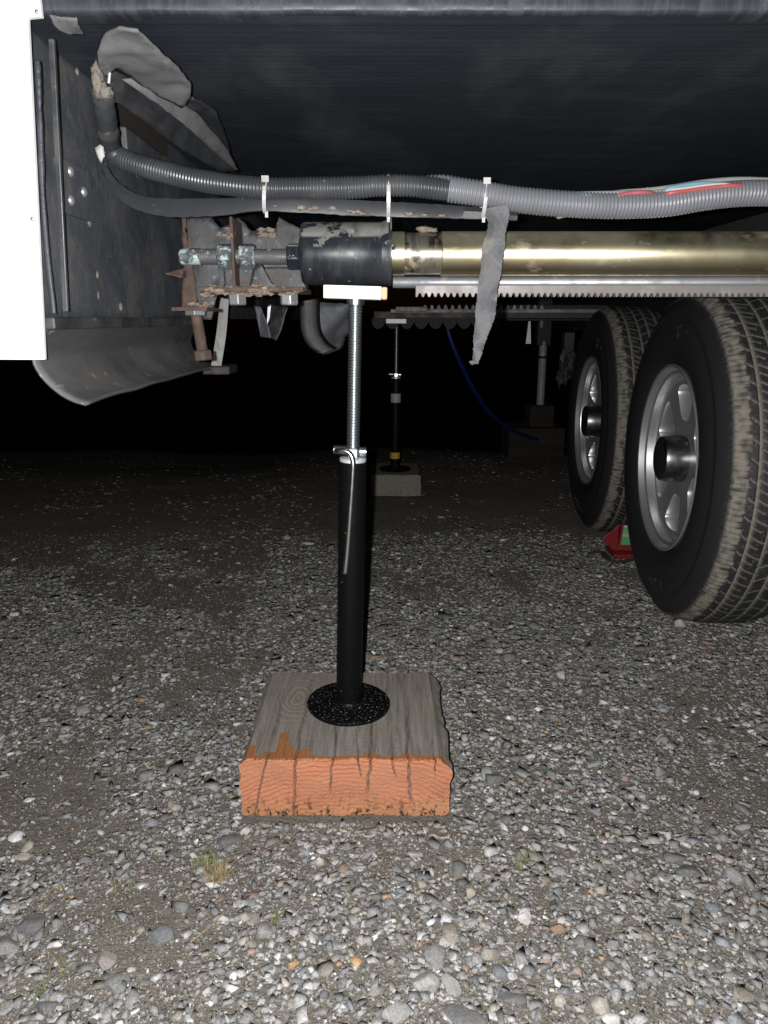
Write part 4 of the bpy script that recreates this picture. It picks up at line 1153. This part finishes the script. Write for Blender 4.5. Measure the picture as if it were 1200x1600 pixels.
# offcuts stacked under the stabiliser leg
def offcut(label, x0, x1, y0, y1, z0, z1, s):
    o = obj('wood_offcut', *box(x0, x1, y0, y1, z0, z1), MAT['old_wood'], None, bevel=.004)
    tag(o, label, 'wood block', 'offcuts under the far leg')
zt_ = 0.2255
offcut('brown wood offcut directly under the pale stabiliser leg', 0.7833, 0.9138, 3.85, 4.0, zt_ * .5, zt_, 1)
offcut('wide low wood offcut on the gravel, bottom of the far stack', 0.6669, 0.9664, 3.8, 4.05, -.10, zt_ * .5 - .001, 2)

# blue hose sagging to the gravel
o = obj('water_hose', *tube([(0.2663, 3.3, 0.7245), (0.2887, 3.3, 0.6145), (0.3367, 3.32, 0.5015), (0.4271, 3.4, 0.3443), (0.5244, 3.5, 0.2234), (0.6547, 3.65, 0.1258), (0.8138, 3.8, 0.0553), (0.9918, 3.93, 0.0093), (1.15, 4.0, -.07), (1.6, 4.1, -.09)], .0105, 120, 12), MAT['hose'], None, smooth=True)
tag(o, 'blue water hose sagging down to the gravel in the dark', 'hose')

# red wheel chock between the tyres
ck = thing('wheel_chock', 'red wheel chock with green label between the two tyres', 'chock', (.69, 2.03, 0)); ck.scale = (.85, .85, .85)
def prism(pts, y0, y1):
    n = len(pts)
    V = [(x, y0, z) for x, z in pts] + [(x, y1, z) for x, z in pts]
    return V, [tuple(range(n)), tuple(range(2 * n - 1, n - 1, -1))] + [(i, i + n, (i + 1) % n + n, (i + 1) % n) for i in range(n)]
obj('base', *box(-.03, .10, -.075, .03, .004, .018), MAT['red'], ck, bevel=.003)
obj('upright', *prism([(-.005, .018), (.075, .018), (.066, .112), (.004, .112)], -.03, -.018), MAT['red'], ck, bevel=.002)
obj('brace', *prism([(-.06, .06), (-.004, .112), (-.004, .018), (-.02, .018)], -.026, -.020), MAT['red'], ck, bevel=.001)
lab = bpy.data.materials.new('green_label'); lab.use_nodes = True
_N, _L = lab.node_tree.nodes, lab.node_tree.links
_tc = _N.new('ShaderNodeTexCoord'); _sp = _N.new('ShaderNodeSeparateXYZ'); _L.new(_tc.outputs['Object'], _sp.inputs[0])
_mr = _N.new('ShaderNodeMapRange'); _mr.inputs['From Min'].default_value = .04; _mr.inputs['From Max'].default_value = .108; _L.new(_sp.outputs['Z'], _mr.inputs['Value'])
_rp = _N.new('ShaderNodeValToRGB'); _L.new(_mr.outputs[0], _rp.inputs[0]); _rp.color_ramp.interpolation = 'CONSTANT'
_e = _rp.color_ramp.elements
_e[0].color = (.09, .33, .12, 1); _e[1].position = .42; _e[1].color = (.30, .38, .33, 1)
for p_c, c_c in ((.55, (.22, .34, .08, 1)), (.78, (.10, .36, .13, 1)), (.93, (.6, .58, .5, 1))):
    q_ = _e.new(p_c); q_.color = c_c
_L.new(_rp.outputs[0], _N['Principled BSDF'].inputs['Base Color'])
obj('label_plate', *prism([(.004, .04), (.067, .04), (.061, .108), (.009, .108)], -.0325, -.0302), lab, ck)
o = obj('cord', *tube([(.80, 1.925, .012), (.75, 1.935, .03), (.70, 1.93, .012), (.655, 1.925, .008), (.635, 1.94, .012), (.628, 1.96, .02), (.64, 1.97, .015), (.65, 1.95, .01), (.63, 1.98, .02), (.60, 2.0, .008)], .0042, 90, 8), MAT['cord'], None, smooth=True)
tag(o, 'black cord looped on the gravel beside the red chock', 'cord')

# ================================================================ ground, gravel, stones, weeds
def vnoise(x, y, seed):
    """value noise, vectorised"""
    xi, yi = np.floor(x).astype(np.int64), np.floor(y).astype(np.int64)
    fx, fy = x - xi, y - yi
    fx, fy = fx * fx * (3 - 2 * fx), fy * fy * (3 - 2 * fy)
    def h(a, b):
        n = (a * 374761393 + b * 668265263 + seed * 974711) & 0xffffffff
        n = ((n ^ (n >> 13)) * 1274126177) & 0xffffffff
        return ((n ^ (n >> 16)) & 0xffff) / 65535.0
    return (h(xi, yi) * (1 - fx) + h(xi + 1, yi) * fx) * (1 - fy) + (h(xi, yi + 1) * (1 - fx) + h(xi + 1, yi + 1) * fx) * fy
def gz(x, y):
    x, y = np.asarray(x, float), np.asarray(y, float)
    near = np.exp(-((x / 6) ** 2 + (y / 8) ** 2))
    rise = .02 * np.exp(-(((x - .72) / .28) ** 4 + ((y - 1.57) / .34) ** 4))
    return ((vnoise(x * 3.1, y * 3.1, 1) - .5) * .012 + (vnoise(x * 11, y * 11, 2) - .5) * .005) * near - .006 + rise + (vnoise(x * 1.1 + 3, y * .8, 9) - .5) * .11 * np.clip(y - 3.0, 0, 1.5) - .048 * np.clip(y - 2.6, 0, 2.4) ** 2 - .23 * np.clip(y - 5.0, 0, 30)  # drop at the back is added, shaped so far ground goes dark
def soil(x, y):
    """1 where bare earth shows between the stones"""
    a = vnoise(x * 4.2 + 7, y * 3.4, 5) * .55 + vnoise(x * 11, y * 9, 6) * .3 + vnoise(x * 27, y * 24, 8) * .15
    b = np.exp(-(((x - .20) / .10) ** 2 + ((y - .86) / .07) ** 2)) * .34
    c = np.exp(-(((x + .02) / .22) ** 2 + ((y - .80) / .05) ** 2)) * .16
    d = np.clip((y - 1.05) * .15, 0, .17) + .06 * np.clip((-x - .05) / .4, 0, 1) * np.clip((y - .7) / .3, 0, 1) + np.clip((-x - .15) * .10, 0, .05) * (y < 1.0)
    return a + b + c + d
ax = np.concatenate([-np.geomspace(150, 2.2, 24), np.linspace(-2.1, 2.1, 170), np.geomspace(2.2, 150, 24)])
ay = np.concatenate([-np.geomspace(60, .5, 14), np.linspace(-.4, 5, 210), np.geomspace(5.1, 200, 26)])
GX, GY = np.meshgrid(ax, ay, indexing='ij')
GZ = gz(GX, GY)
ny_ = len(ay)
V = np.stack([GX, GY, GZ], -1).reshape(-1, 3)
ii, jj = np.meshgrid(np.arange(len(ax) - 1), np.arange(ny_ - 1), indexing='ij')
Q = np.stack([ii * ny_ + jj, (ii + 1) * ny_ + jj, (ii + 1) * ny_ + jj + 1, ii * ny_ + jj + 1], -1).reshape(-1, 4)

def np_mesh(name, co, faces, mat, smooth=False, col=None):
    k = faces.shape[1]
    me = bpy.data.meshes.new(name)
    me.vertices.add(len(co)); me.vertices.foreach_set('co', co.astype(np.float32).ravel())
    me.loops.add(faces.size); me.loops.foreach_set('vertex_index', faces.astype(np.int32).ravel())
    me.polygons.add(len(faces)); me.polygons.foreach_set('loop_start', np.arange(0, faces.size, k, dtype=np.int32))
    if smooth: me.polygons.foreach_set('use_smooth', np.ones(len(faces), bool))
    if col is not None:
        at = me.attributes.new('stone_colour', 'FLOAT_COLOR', 'POINT')
        at.data.foreach_set('color', np.concatenate([col, np.ones((len(col), 1))], 1).astype(np.float32).ravel())
    me.update(calc_edges=True)
    me.materials.append(mat)
    o = bpy.data.objects.new(name, me); COL.objects.link(o)
    return o

ms = M('gravelly_soil', (.135, .119, .098), .95, layers=[
    dict(col=(.18, .157, .128), scale=30, lo=.42, hi=.66, amt=.8),
    dict(col=(.24, .22, .195), scale=340, lo=.56, hi=.64, amt=.8, detail=3),
    dict(col=(.05, .044, .036), scale=210, lo=.58, hi=.68, amt=.7, detail=3),
    dict(col=(.34, .32, .29), scale=520, lo=.63, hi=.67, amt=.8, detail=2)], bump=(330, .9, .004), extra_bumps=[(90, .7, .006)], spec=.2)
g = np_mesh('ground', V, Q, ms, True)
g['kind'] = 'structure'; g['label'] = 'dark gravelly earth of the campsite'

stm = bpy.data.materials.new('gravel_stone'); stm.use_nodes = True
N_, L_ = stm.node_tree.nodes, stm.node_tree.links
at_ = N_.new('ShaderNodeAttribute'); at_.attribute_name = 'stone_colour'
tc_ = N_.new('ShaderNodeTexCoord')
nn_ = N_.new('ShaderNodeTexNoise'); nn_.inputs['Scale'].default_value = 380; nn_.inputs['Detail'].default_value = 4; nn_.inputs['Roughness'].default_value = .7
L_.new(tc_.outputs['Object'], nn_.inputs['Vector'])
mr_ = N_.new('ShaderNodeMapRange'); mr_.inputs['From Min'].default_value = .3; mr_.inputs['From Max'].default_value = .72; mr_.inputs['To Min'].default_value = .55; mr_.inputs['To Max'].default_value = 1.25
L_.new(nn_.outputs['Fac'], mr_.inputs['Value'])
df_ = N_.new('ShaderNodeTexNoise'); df_.inputs['Scale'].default_value = 55; df_.inputs['Detail'].default_value = 6; df_.inputs['Roughness'].default_value = .75
L_.new(tc_.outputs['Object'], df_.inputs['Vector'])
dr_ = N_.new('ShaderNodeMapRange'); dr_.inputs['From Min'].default_value = .36; dr_.inputs['From Max'].default_value = .62; dr_.inputs['To Max'].default_value = .58
L_.new(df_.outputs['Fac'], dr_.inputs['Value'])
dm_ = N_.new('ShaderNodeMix'); dm_.data_type = 'RGBA'; dm_.inputs['B'].default_value = (.175, .157, .132, 1)
L_.new(dr_.outputs[0], dm_.inputs['Factor']); L_.new(at_.outputs['Color'], dm_.inputs['A'])
mx_ = N_.new('ShaderNodeVectorMath'); mx_.operation = 'SCALE'
L_.new(dm_.outputs['Result'], mx_.inputs[0]); L_.new(mr_.outputs[0], mx_.inputs['Scale'])
L_.new(mx_.outputs[0], N_['Principled BSDF'].inputs['Base Color'])
N_['Principled BSDF'].inputs['Roughness'].default_value = .8
N_['Principled BSDF'].inputs['Specular IOR Level'].default_value = .3
bp_ = N_.new('ShaderNodeBump'); bp_.inputs['Strength'].default_value = .4; bp_.inputs['Distance'].default_value = .001
L_.new(nn_.outputs['Fac'], bp_.inputs['Height']); L_.new(bp_.outputs[0], N_['Principled BSDF'].inputs['Normal'])

rs = np.random.RandomState(12)
PAL = np.array([(.31, .315, .32), (.225, .23, .236), (.15, .154, .162), (.10, .104, .112), (.19, .204, .222), (.41, .412, .41), (.34, .31, .27), (.28, .25, .22), (.62, .62, .61), (.40, .25, .13), (.30, .20, .17), (.20, .195, .17)])
PW = np.array([.21, .20, .12, .06, .075, .14, .06, .055, .055, .010, .018, .065]); PW /= PW.sum()
def protos(sub, n, amp):
    bm = bmesh.new()
    if sub == 'block':
        base = np.array([(i, j, k) for k in (-1, 1) for j in (-1, 1) for i in (-1, 1)], float) * .72
        tri = np.array([(0, 2, 3), (0, 3, 1), (4, 5, 7), (4, 7, 6), (0, 1, 5), (0, 5, 4), (2, 6, 7), (2, 7, 3), (0, 4, 6), (0, 6, 2), (1, 3, 7), (1, 7, 5)])
    elif sub == 'chip':
        base = np.array([(1, 0, -.5), (-.6, .85, -.5), (-.6, -.85, -.5), (.1, 0, .9)], float)
        tri = np.array([(0, 2, 1), (0, 1, 3), (1, 2, 3), (2, 0, 3)])
    elif sub == 0:
        base = np.array([(1, 0, 0), (-1, 0, 0), (0, 1, 0), (0, -1, 0), (0, 0, 1), (0, 0, -1)], float)
        tri = np.array([(0, 2, 4), (2, 1, 4), (1, 3, 4), (3, 0, 4), (2, 0, 5), (1, 2, 5), (3, 1, 5), (0, 3, 5)])
    else:
        bmesh.ops.create_icosphere(bm, subdivisions=sub, radius=1)
        bm.verts.index_update()
        base = np.array([v.co[:] for v in bm.verts]); tri = np.array([[v.index for v in f.verts] for f in bm.faces])
    bm.free()
    out = []
    for k in range(n):
        b = base.copy()
        if sub in ('block', 'chip'):
            b = b + rs.uniform(-.38, .38, b.shape)
        elif sub >= 2:                         # chip flat facets off
            for _ in range(9):
                d = rs.randn(3); d /= np.linalg.norm(d); c = rs.uniform(.45, .85)
                pj = b @ d; ov = np.clip(pj - c, 0, None)
                b -= ov[:, None] * d * .92
        b *= 1 + amp * rs.randn(len(b)).clip(-1.6, 1.6)[:, None] * (.5 if sub == 2 else 1)
        b *= np.exp(rs.normal(0, .2, 3))
        out.append(b)
    return np.array(out), tri
def scatter(name, n, xr, yr, size, sub, seed, keep_soil, amp, label, smooth=False, frustum=True, wide=.28, floor=.10, flat=1.0):
    r = np.random.RandomState(seed)
    x = r.uniform(xr[0], xr[1], n); y = yr[0] + (yr[1] - yr[0]) * r.rand(n)
    ok = np.ones(n, bool)
    if frustum: ok &= np.abs(x) < wide + .60 * y
    s = soil(x, y)
    ok &= r.rand(n) < np.clip(1.15 - (s - keep_soil) * 7, floor, 1)
    ok &= ~((x > BX0 - .004) & (x < BX1 + .004) & (y > .858 - size[0] * .8) & (y < 1.112))
    ok &= r.rand(n) < np.exp(-np.clip(y - 1.35, 0, None) / .95)
    x, y = x[ok], y[ok]; n = len(x)
    d = np.exp(r.normal(math.log(size[0]), size[1], n)).clip(size[2], size[3])
    protos_, tri = protos(sub, 24, amp)
    pk = r.randint(0, 24, n)
    base = protos_[pk]
    sc = np.stack([d * .5 * r.uniform(.85, 1.3, n), d * .5 * r.uniform(.7, 1.05, n), d * .5 * flat * r.uniform(.38, .75, n)], -1)
    b = base * sc[:, None, :]
    # random tilt then spin
    t = r.normal(0, .32 * flat, n); ct, st_ = np.cos(t), np.sin(t)
    b = np.stack([b[..., 0], b[..., 1] * ct[:, None] - b[..., 2] * st_[:, None], b[..., 1] * st_[:, None] + b[..., 2] * ct[:, None]], -1)
    a = r.uniform(0, 2 * np.pi, n); ca, sa = np.cos(a), np.sin(a)
    b = np.stack([b[..., 0] * ca[:, None] - b[..., 1] * sa[:, None], b[..., 0] * sa[:, None] + b[..., 1] * ca[:, None], b[..., 2]], -1)
    z = gz(x, y) + sc[:, 2] * r.uniform(-.6, .35, n)
    co = b + np.stack([x, y, z], -1)[:, None, :]
    nv = base.shape[1]
    faces = (tri[None] + (np.arange(n) * nv)[:, None, None]).reshape(-1, 3)
    col = PAL[r.choice(len(PAL), n, p=PW)] * r.uniform(.72, 1.4, (n, 1))
    col = np.repeat(col, nv, 0)
    o = np_mesh(name, co.reshape(-1, 3), faces, stm, smooth, col)
    o['kind'] = 'stuff'; o['label'] = label
    return o
scatter('gravel', 3000, (-1.5, 1.6), (.25, 2.3), (.0155, .36, .011, .034), 2, 21, .58, .08, 'coarse grey and brown gravel near the jack')
scatter('gravel', 50000, (-1.35, 1.5), (.28, 2.25), (.0068, .42, .0036, .017), 1, 22, .585, .27, 'mixed rounded grey gravel')
scatter('gravel', 100000, (-1.35, 1.5), (.28, 2.25), (.0064, .46, .0032, .018), 'block', 25, .585, .12, 'mixed angular grey gravel')
scatter('gravel', 330000, (-1.25, 1.4), (.28, 2.3), (.0042, .36, .002, .009), 'chip', 23, .68, .1, 'fine grit between the stones', floor=.6)
scatter('gravel', 90000, (-2.6, 3.0), (1.5, 4.3), (.0085, .42, .004, .026), 'block', 24, .60, .15, 'far gravel fading into the dark', flat=.55)

# single larger stones that stand out
def stone(label, loc, sx, sy, sz, col, seed, rz=0):
    bm = bmesh.new(); bmesh.ops.create_icosphere(bm, subdivisions=3, radius=1)
    r = random.Random(seed)
    for _ in range(9):
        d = Vector((r.gauss(0, 1), r.gauss(0, 1), r.gauss(0, .8))).normalized(); c = r.uniform(.55, .85)
        for v in bm.verts:
            p = v.co.dot(d)
            if p > c: v.co -= d * (p - c) * .95
    for v in bm.verts:
        v.co *= 1 + .05 * mnoise.noise(v.co * 2.3 + Vector((seed, 0, 0))) + .02 * mnoise.noise(v.co * 7 + Vector((seed, 0, 0)))
        v.co = Vector((v.co.x * sx, v.co.y * sy, v.co.z * sz))
    bmesh.ops.rotate(bm, verts=bm.verts, cent=(0, 0, 0), matrix=Matrix.Rotation(rz, 3, 'Z') @ Matrix.Rotation(r.uniform(-.15, .15), 3, 'X'))
    me = bpy.data.meshes.new('stone'); bm.to_mesh(me); bm.free()
    me.polygons.foreach_set('use_smooth', [True] * len(me.polygons))
    me.set_sharp_from_angle(angle=R(28))
    at = me.attributes.new('stone_colour', 'FLOAT_COLOR', 'POINT')
    at.data.foreach_set('color', list(tuple(col) + (1,)) * len(me.vertices))
    me.materials.append(stm)
    o = bpy.data.objects.new('stone', me); COL.objects.link(o)
    o.location = (loc[0], loc[1], float(gz(loc[0], loc[1])) + sz * .42)
    tag(o, label, 'stone', 'larger stones in the gravel')
G1, G2, G3, SL, BL, BG, WH, TN, OR = (.21, .215, .22), (.29, .29, .285), (.36, .355, .345), (.105, .112, .122), (.15, .17, .195), (.30, .275, .235), (.56, .55, .53), (.42, .35, .27), (.46, .27, .13)
for a in [
    ('flat dark grey stone just in front of the orange block end', (-0.2068, 0.8194, 0), .017, .014, .006, SL, 1, .3),
    ('squarish mid grey stone in the cluster at bottom centre', (0.0559, 0.6312, 0), .0145, .016, .009, G1, 2, .1),
    ('upright beige stone at the back of the bottom centre cluster', (0.0755, 0.6617, 0), .010, .018, .008, BG, 3, .1),
    ('pale grey stone at the front left of the bottom centre cluster', (0.0443, 0.5982, 0), .016, .013, .009, G3, 4, -.3),
    ('rough grey stone at the front right of the bottom centre cluster', (0.071, 0.5967, 0), .013, .014, .007, G2, 5, .5),
    ('small round white pebble beside the bottom centre cluster', (0.0768, 0.6303, 0), .0055, .0055, .005, WH, 6, 0),
    ('broad grey stone half sunk at the bottom edge', (0.0154, 0.5665, 0), .018, .012, .007, G2, 7, .2),
    ('dark slate slab at the bottom edge in front of the cluster', (0.0818, 0.5617, 0), .022, .013, .005, SL, 8, -.3),
    ('dark rounded stone below the near wheel, right of the block', (0.3822, 0.7534, 0), .017, .013, .007, SL, 9, -.6),
    ('smooth blue-grey pebble below the dark rounded stone', (0.3872, 0.6955, 0), .0115, .008, .006, BL, 10, -.3),
    ('large dark slate stone near the left edge', (-0.4047, 0.6706, 0), .021, .015, .007, SL, 11, .25),
    ('grey slate stone cut by the left edge of the photo', (-0.4181, 0.6394, 0), .016, .014, .007, G1, 12, .3),
    ('angular blue-grey stone at lower left', (-0.2504, 0.6547, 0), .017, .014, .007, BL, 13, -.7),
    ('pinkish grey stone at lower left', (-0.3001, 0.6223, 0), .012, .011, .008, (.26, .225, .215), 14, .2),
    ('grey stone in front of the pinkish one', (-0.2793, 0.5952, 0), .014, .011, .006, G1, 15, .2),
    ('dark stone near the lower left corner', (-0.3413, 0.57, 0), .012, .008, .006, SL, 16, 0),
    ('small cream pebble before the middle of the block', (-0.0826, 0.7778, 0), .0068, .006, .006, (.60, .53, .42), 17, 0),
    ('pale pebble right of centre before the block', (0.0401, 0.7882, 0), .011, .006, .005, G3, 18, 0),
    ('beige stone right of the bottom centre cluster', (0.1162, 0.632, 0), .011, .0095, .008, BG, 19, .2),
    ('wedge-shaped blue-grey stone in front of the beige stone', (0.1247, 0.6104, 0), .0105, .0095, .006, BL, 20, -.6),
    ('long dark slate near the bottom right of centre', (0.13, 0.582, 0), .017, .009, .005, SL, 21, -.2),
    ('cream angular stone at the bottom edge, right of centre', (0.2199, 0.5728, 0), .010, .0125, .008, (.44, .41, .36), 22, .3),
    ('white stone touching the cream angular stone', (0.2261, 0.5569, 0), .0125, .008, .007, WH, 23, 0),
    ('tan pebble right of the block', (0.1051, 0.723, 0), .0075, .007, .006, TN, 24, 0),
    ('rust-brown pebble at the lower right', (0.1974, 0.6652, 0), .0085, .0075, .006, (.34, .20, .13), 25, 0),
    ('orange pebble left of the bottom centre cluster', (-0.0983, 0.6231, 0), .006, .005, .005, OR, 26, 0),
    ('white pebble in the middle right gravel', (0.1643, 0.6824, 0), .009, .009, .007, WH, 27, .3),
    ('white pebble at the foot of the block, left corner', (-0.1898, 0.8346, 0), .007, .007, .006, WH, 28, 0),
    ('pale pebble lying before the near tyre', (0.6606, 1.4784, 0), .013, .011, .012, WH, 29, 0),
    ('oval light stone by the left edge', (-0.4709, 0.7836, 0), .0115, .007, .005, (.45, .42, .38), 30, .1),
]:
    stone(*a)

# weeds: each tuft a few dozen bent blades
def tuft(label, loc, n, h, spread, cols, seed, name='grass_tuft'):
    r = random.Random(seed)
    t = thing(name, label, 'grass', (loc[0], loc[1], float(gz(loc[0], loc[1]))), 'small tufts of grass')
    for ci, cm in enumerate(cols):
        V, Fc = [], []
        for k in range(n):
            a = r.uniform(0, 6.283); ln = h * r.uniform(.45, 1.1); lean = r.uniform(.4, 1.3)
            bx, by = r.gauss(0, spread), r.gauss(0, spread)
            d = Vector((math.cos(a), math.sin(a), 0)); w = Vector((-math.sin(a), math.cos(a), 0)) * r.uniform(.0005, .0011)
            st = len(V)
            for s_ in range(5):
                q = s_ / 4
                p = Vector((bx, by, 0)) + d * (ln * lean * q * q * .8) + Vector((0, 0, ln * (q - .45 * q * q * lean * .6)))
                ww = w * (1 - q * .9)
                V += [p - ww, p + ww]
            Fc += [(st + 2 * i, st + 2 * i + 1, st + 2 * i + 3, st + 2 * i + 2) for i in range(4)]
        obj('blades', V, Fc, cm, t)
gr_g = M('green_blade', (.10, .16, .035), .6); gr_d = M('dry_blade', (.22, .145, .075), .8); gr_y = M('straw_blade', (.24, .20, .10), .7)
for a in [
    ('dry brown grass tuft in the gravel before the block, at left', (-0.2069, 0.7502, 0), 60, .021, .007, [gr_d, gr_y], 1),
    ('green sprig growing beside the brown tuft', (-0.2282, 0.7722, 0), 34, .018, .008, [gr_g, gr_y], 2),
    ('thin straw-coloured tuft right of the block', (0.1847, 0.7722, 0), 26, .018, .010, [gr_y, gr_g], 3),
    ('sparse green blades at lower left', (-0.3468, 0.6167, 0), 9, .026, .008, [gr_g, gr_y], 4),
    ('brown-green wisp near the left edge', (-0.331, 0.7343, 0), 12, .016, .008, [gr_d, gr_g], 5),
    ('pale green wisp right of the block corner', (0.2059, 1.077, 0), 16, .016, .012, [gr_g, gr_y], 6),
    ('yellow-green blades left of bottom centre', (-0.1265, 0.6833, 0), 6, .018, .004, [gr_g, gr_y], 7),
    ('few green blades at the far lower left corner', (-0.355, 0.5827, 0), 8, .016, .01, [gr_g], 8),
]:
    tuft(*a)
def twig(label, pts, seed):
    o = obj('twig', *tube([(p[0], p[1], float(gz(p[0], p[1])) + .009) for p in pts], .0011, 30, 6, rf=lambda t, L: 1 - .5 * t), gr_y, None, smooth=True)
    tag(o, label, 'twig', 'dry stalks on the gravel')
twig('dry bent stalk lying in the lower left gravel', [(-0.399, 0.6852, 0), (-0.4016, 0.716, 0), (-0.3928, 0.7241, 0), (-0.3739, 0.6946, 0)], 1)
twig('straight dry stalk lying left of bottom centre', [(-0.2142, 0.6428, 0), (-0.1997, 0.6626, 0), (-0.1853, 0.6871, 0)], 2)
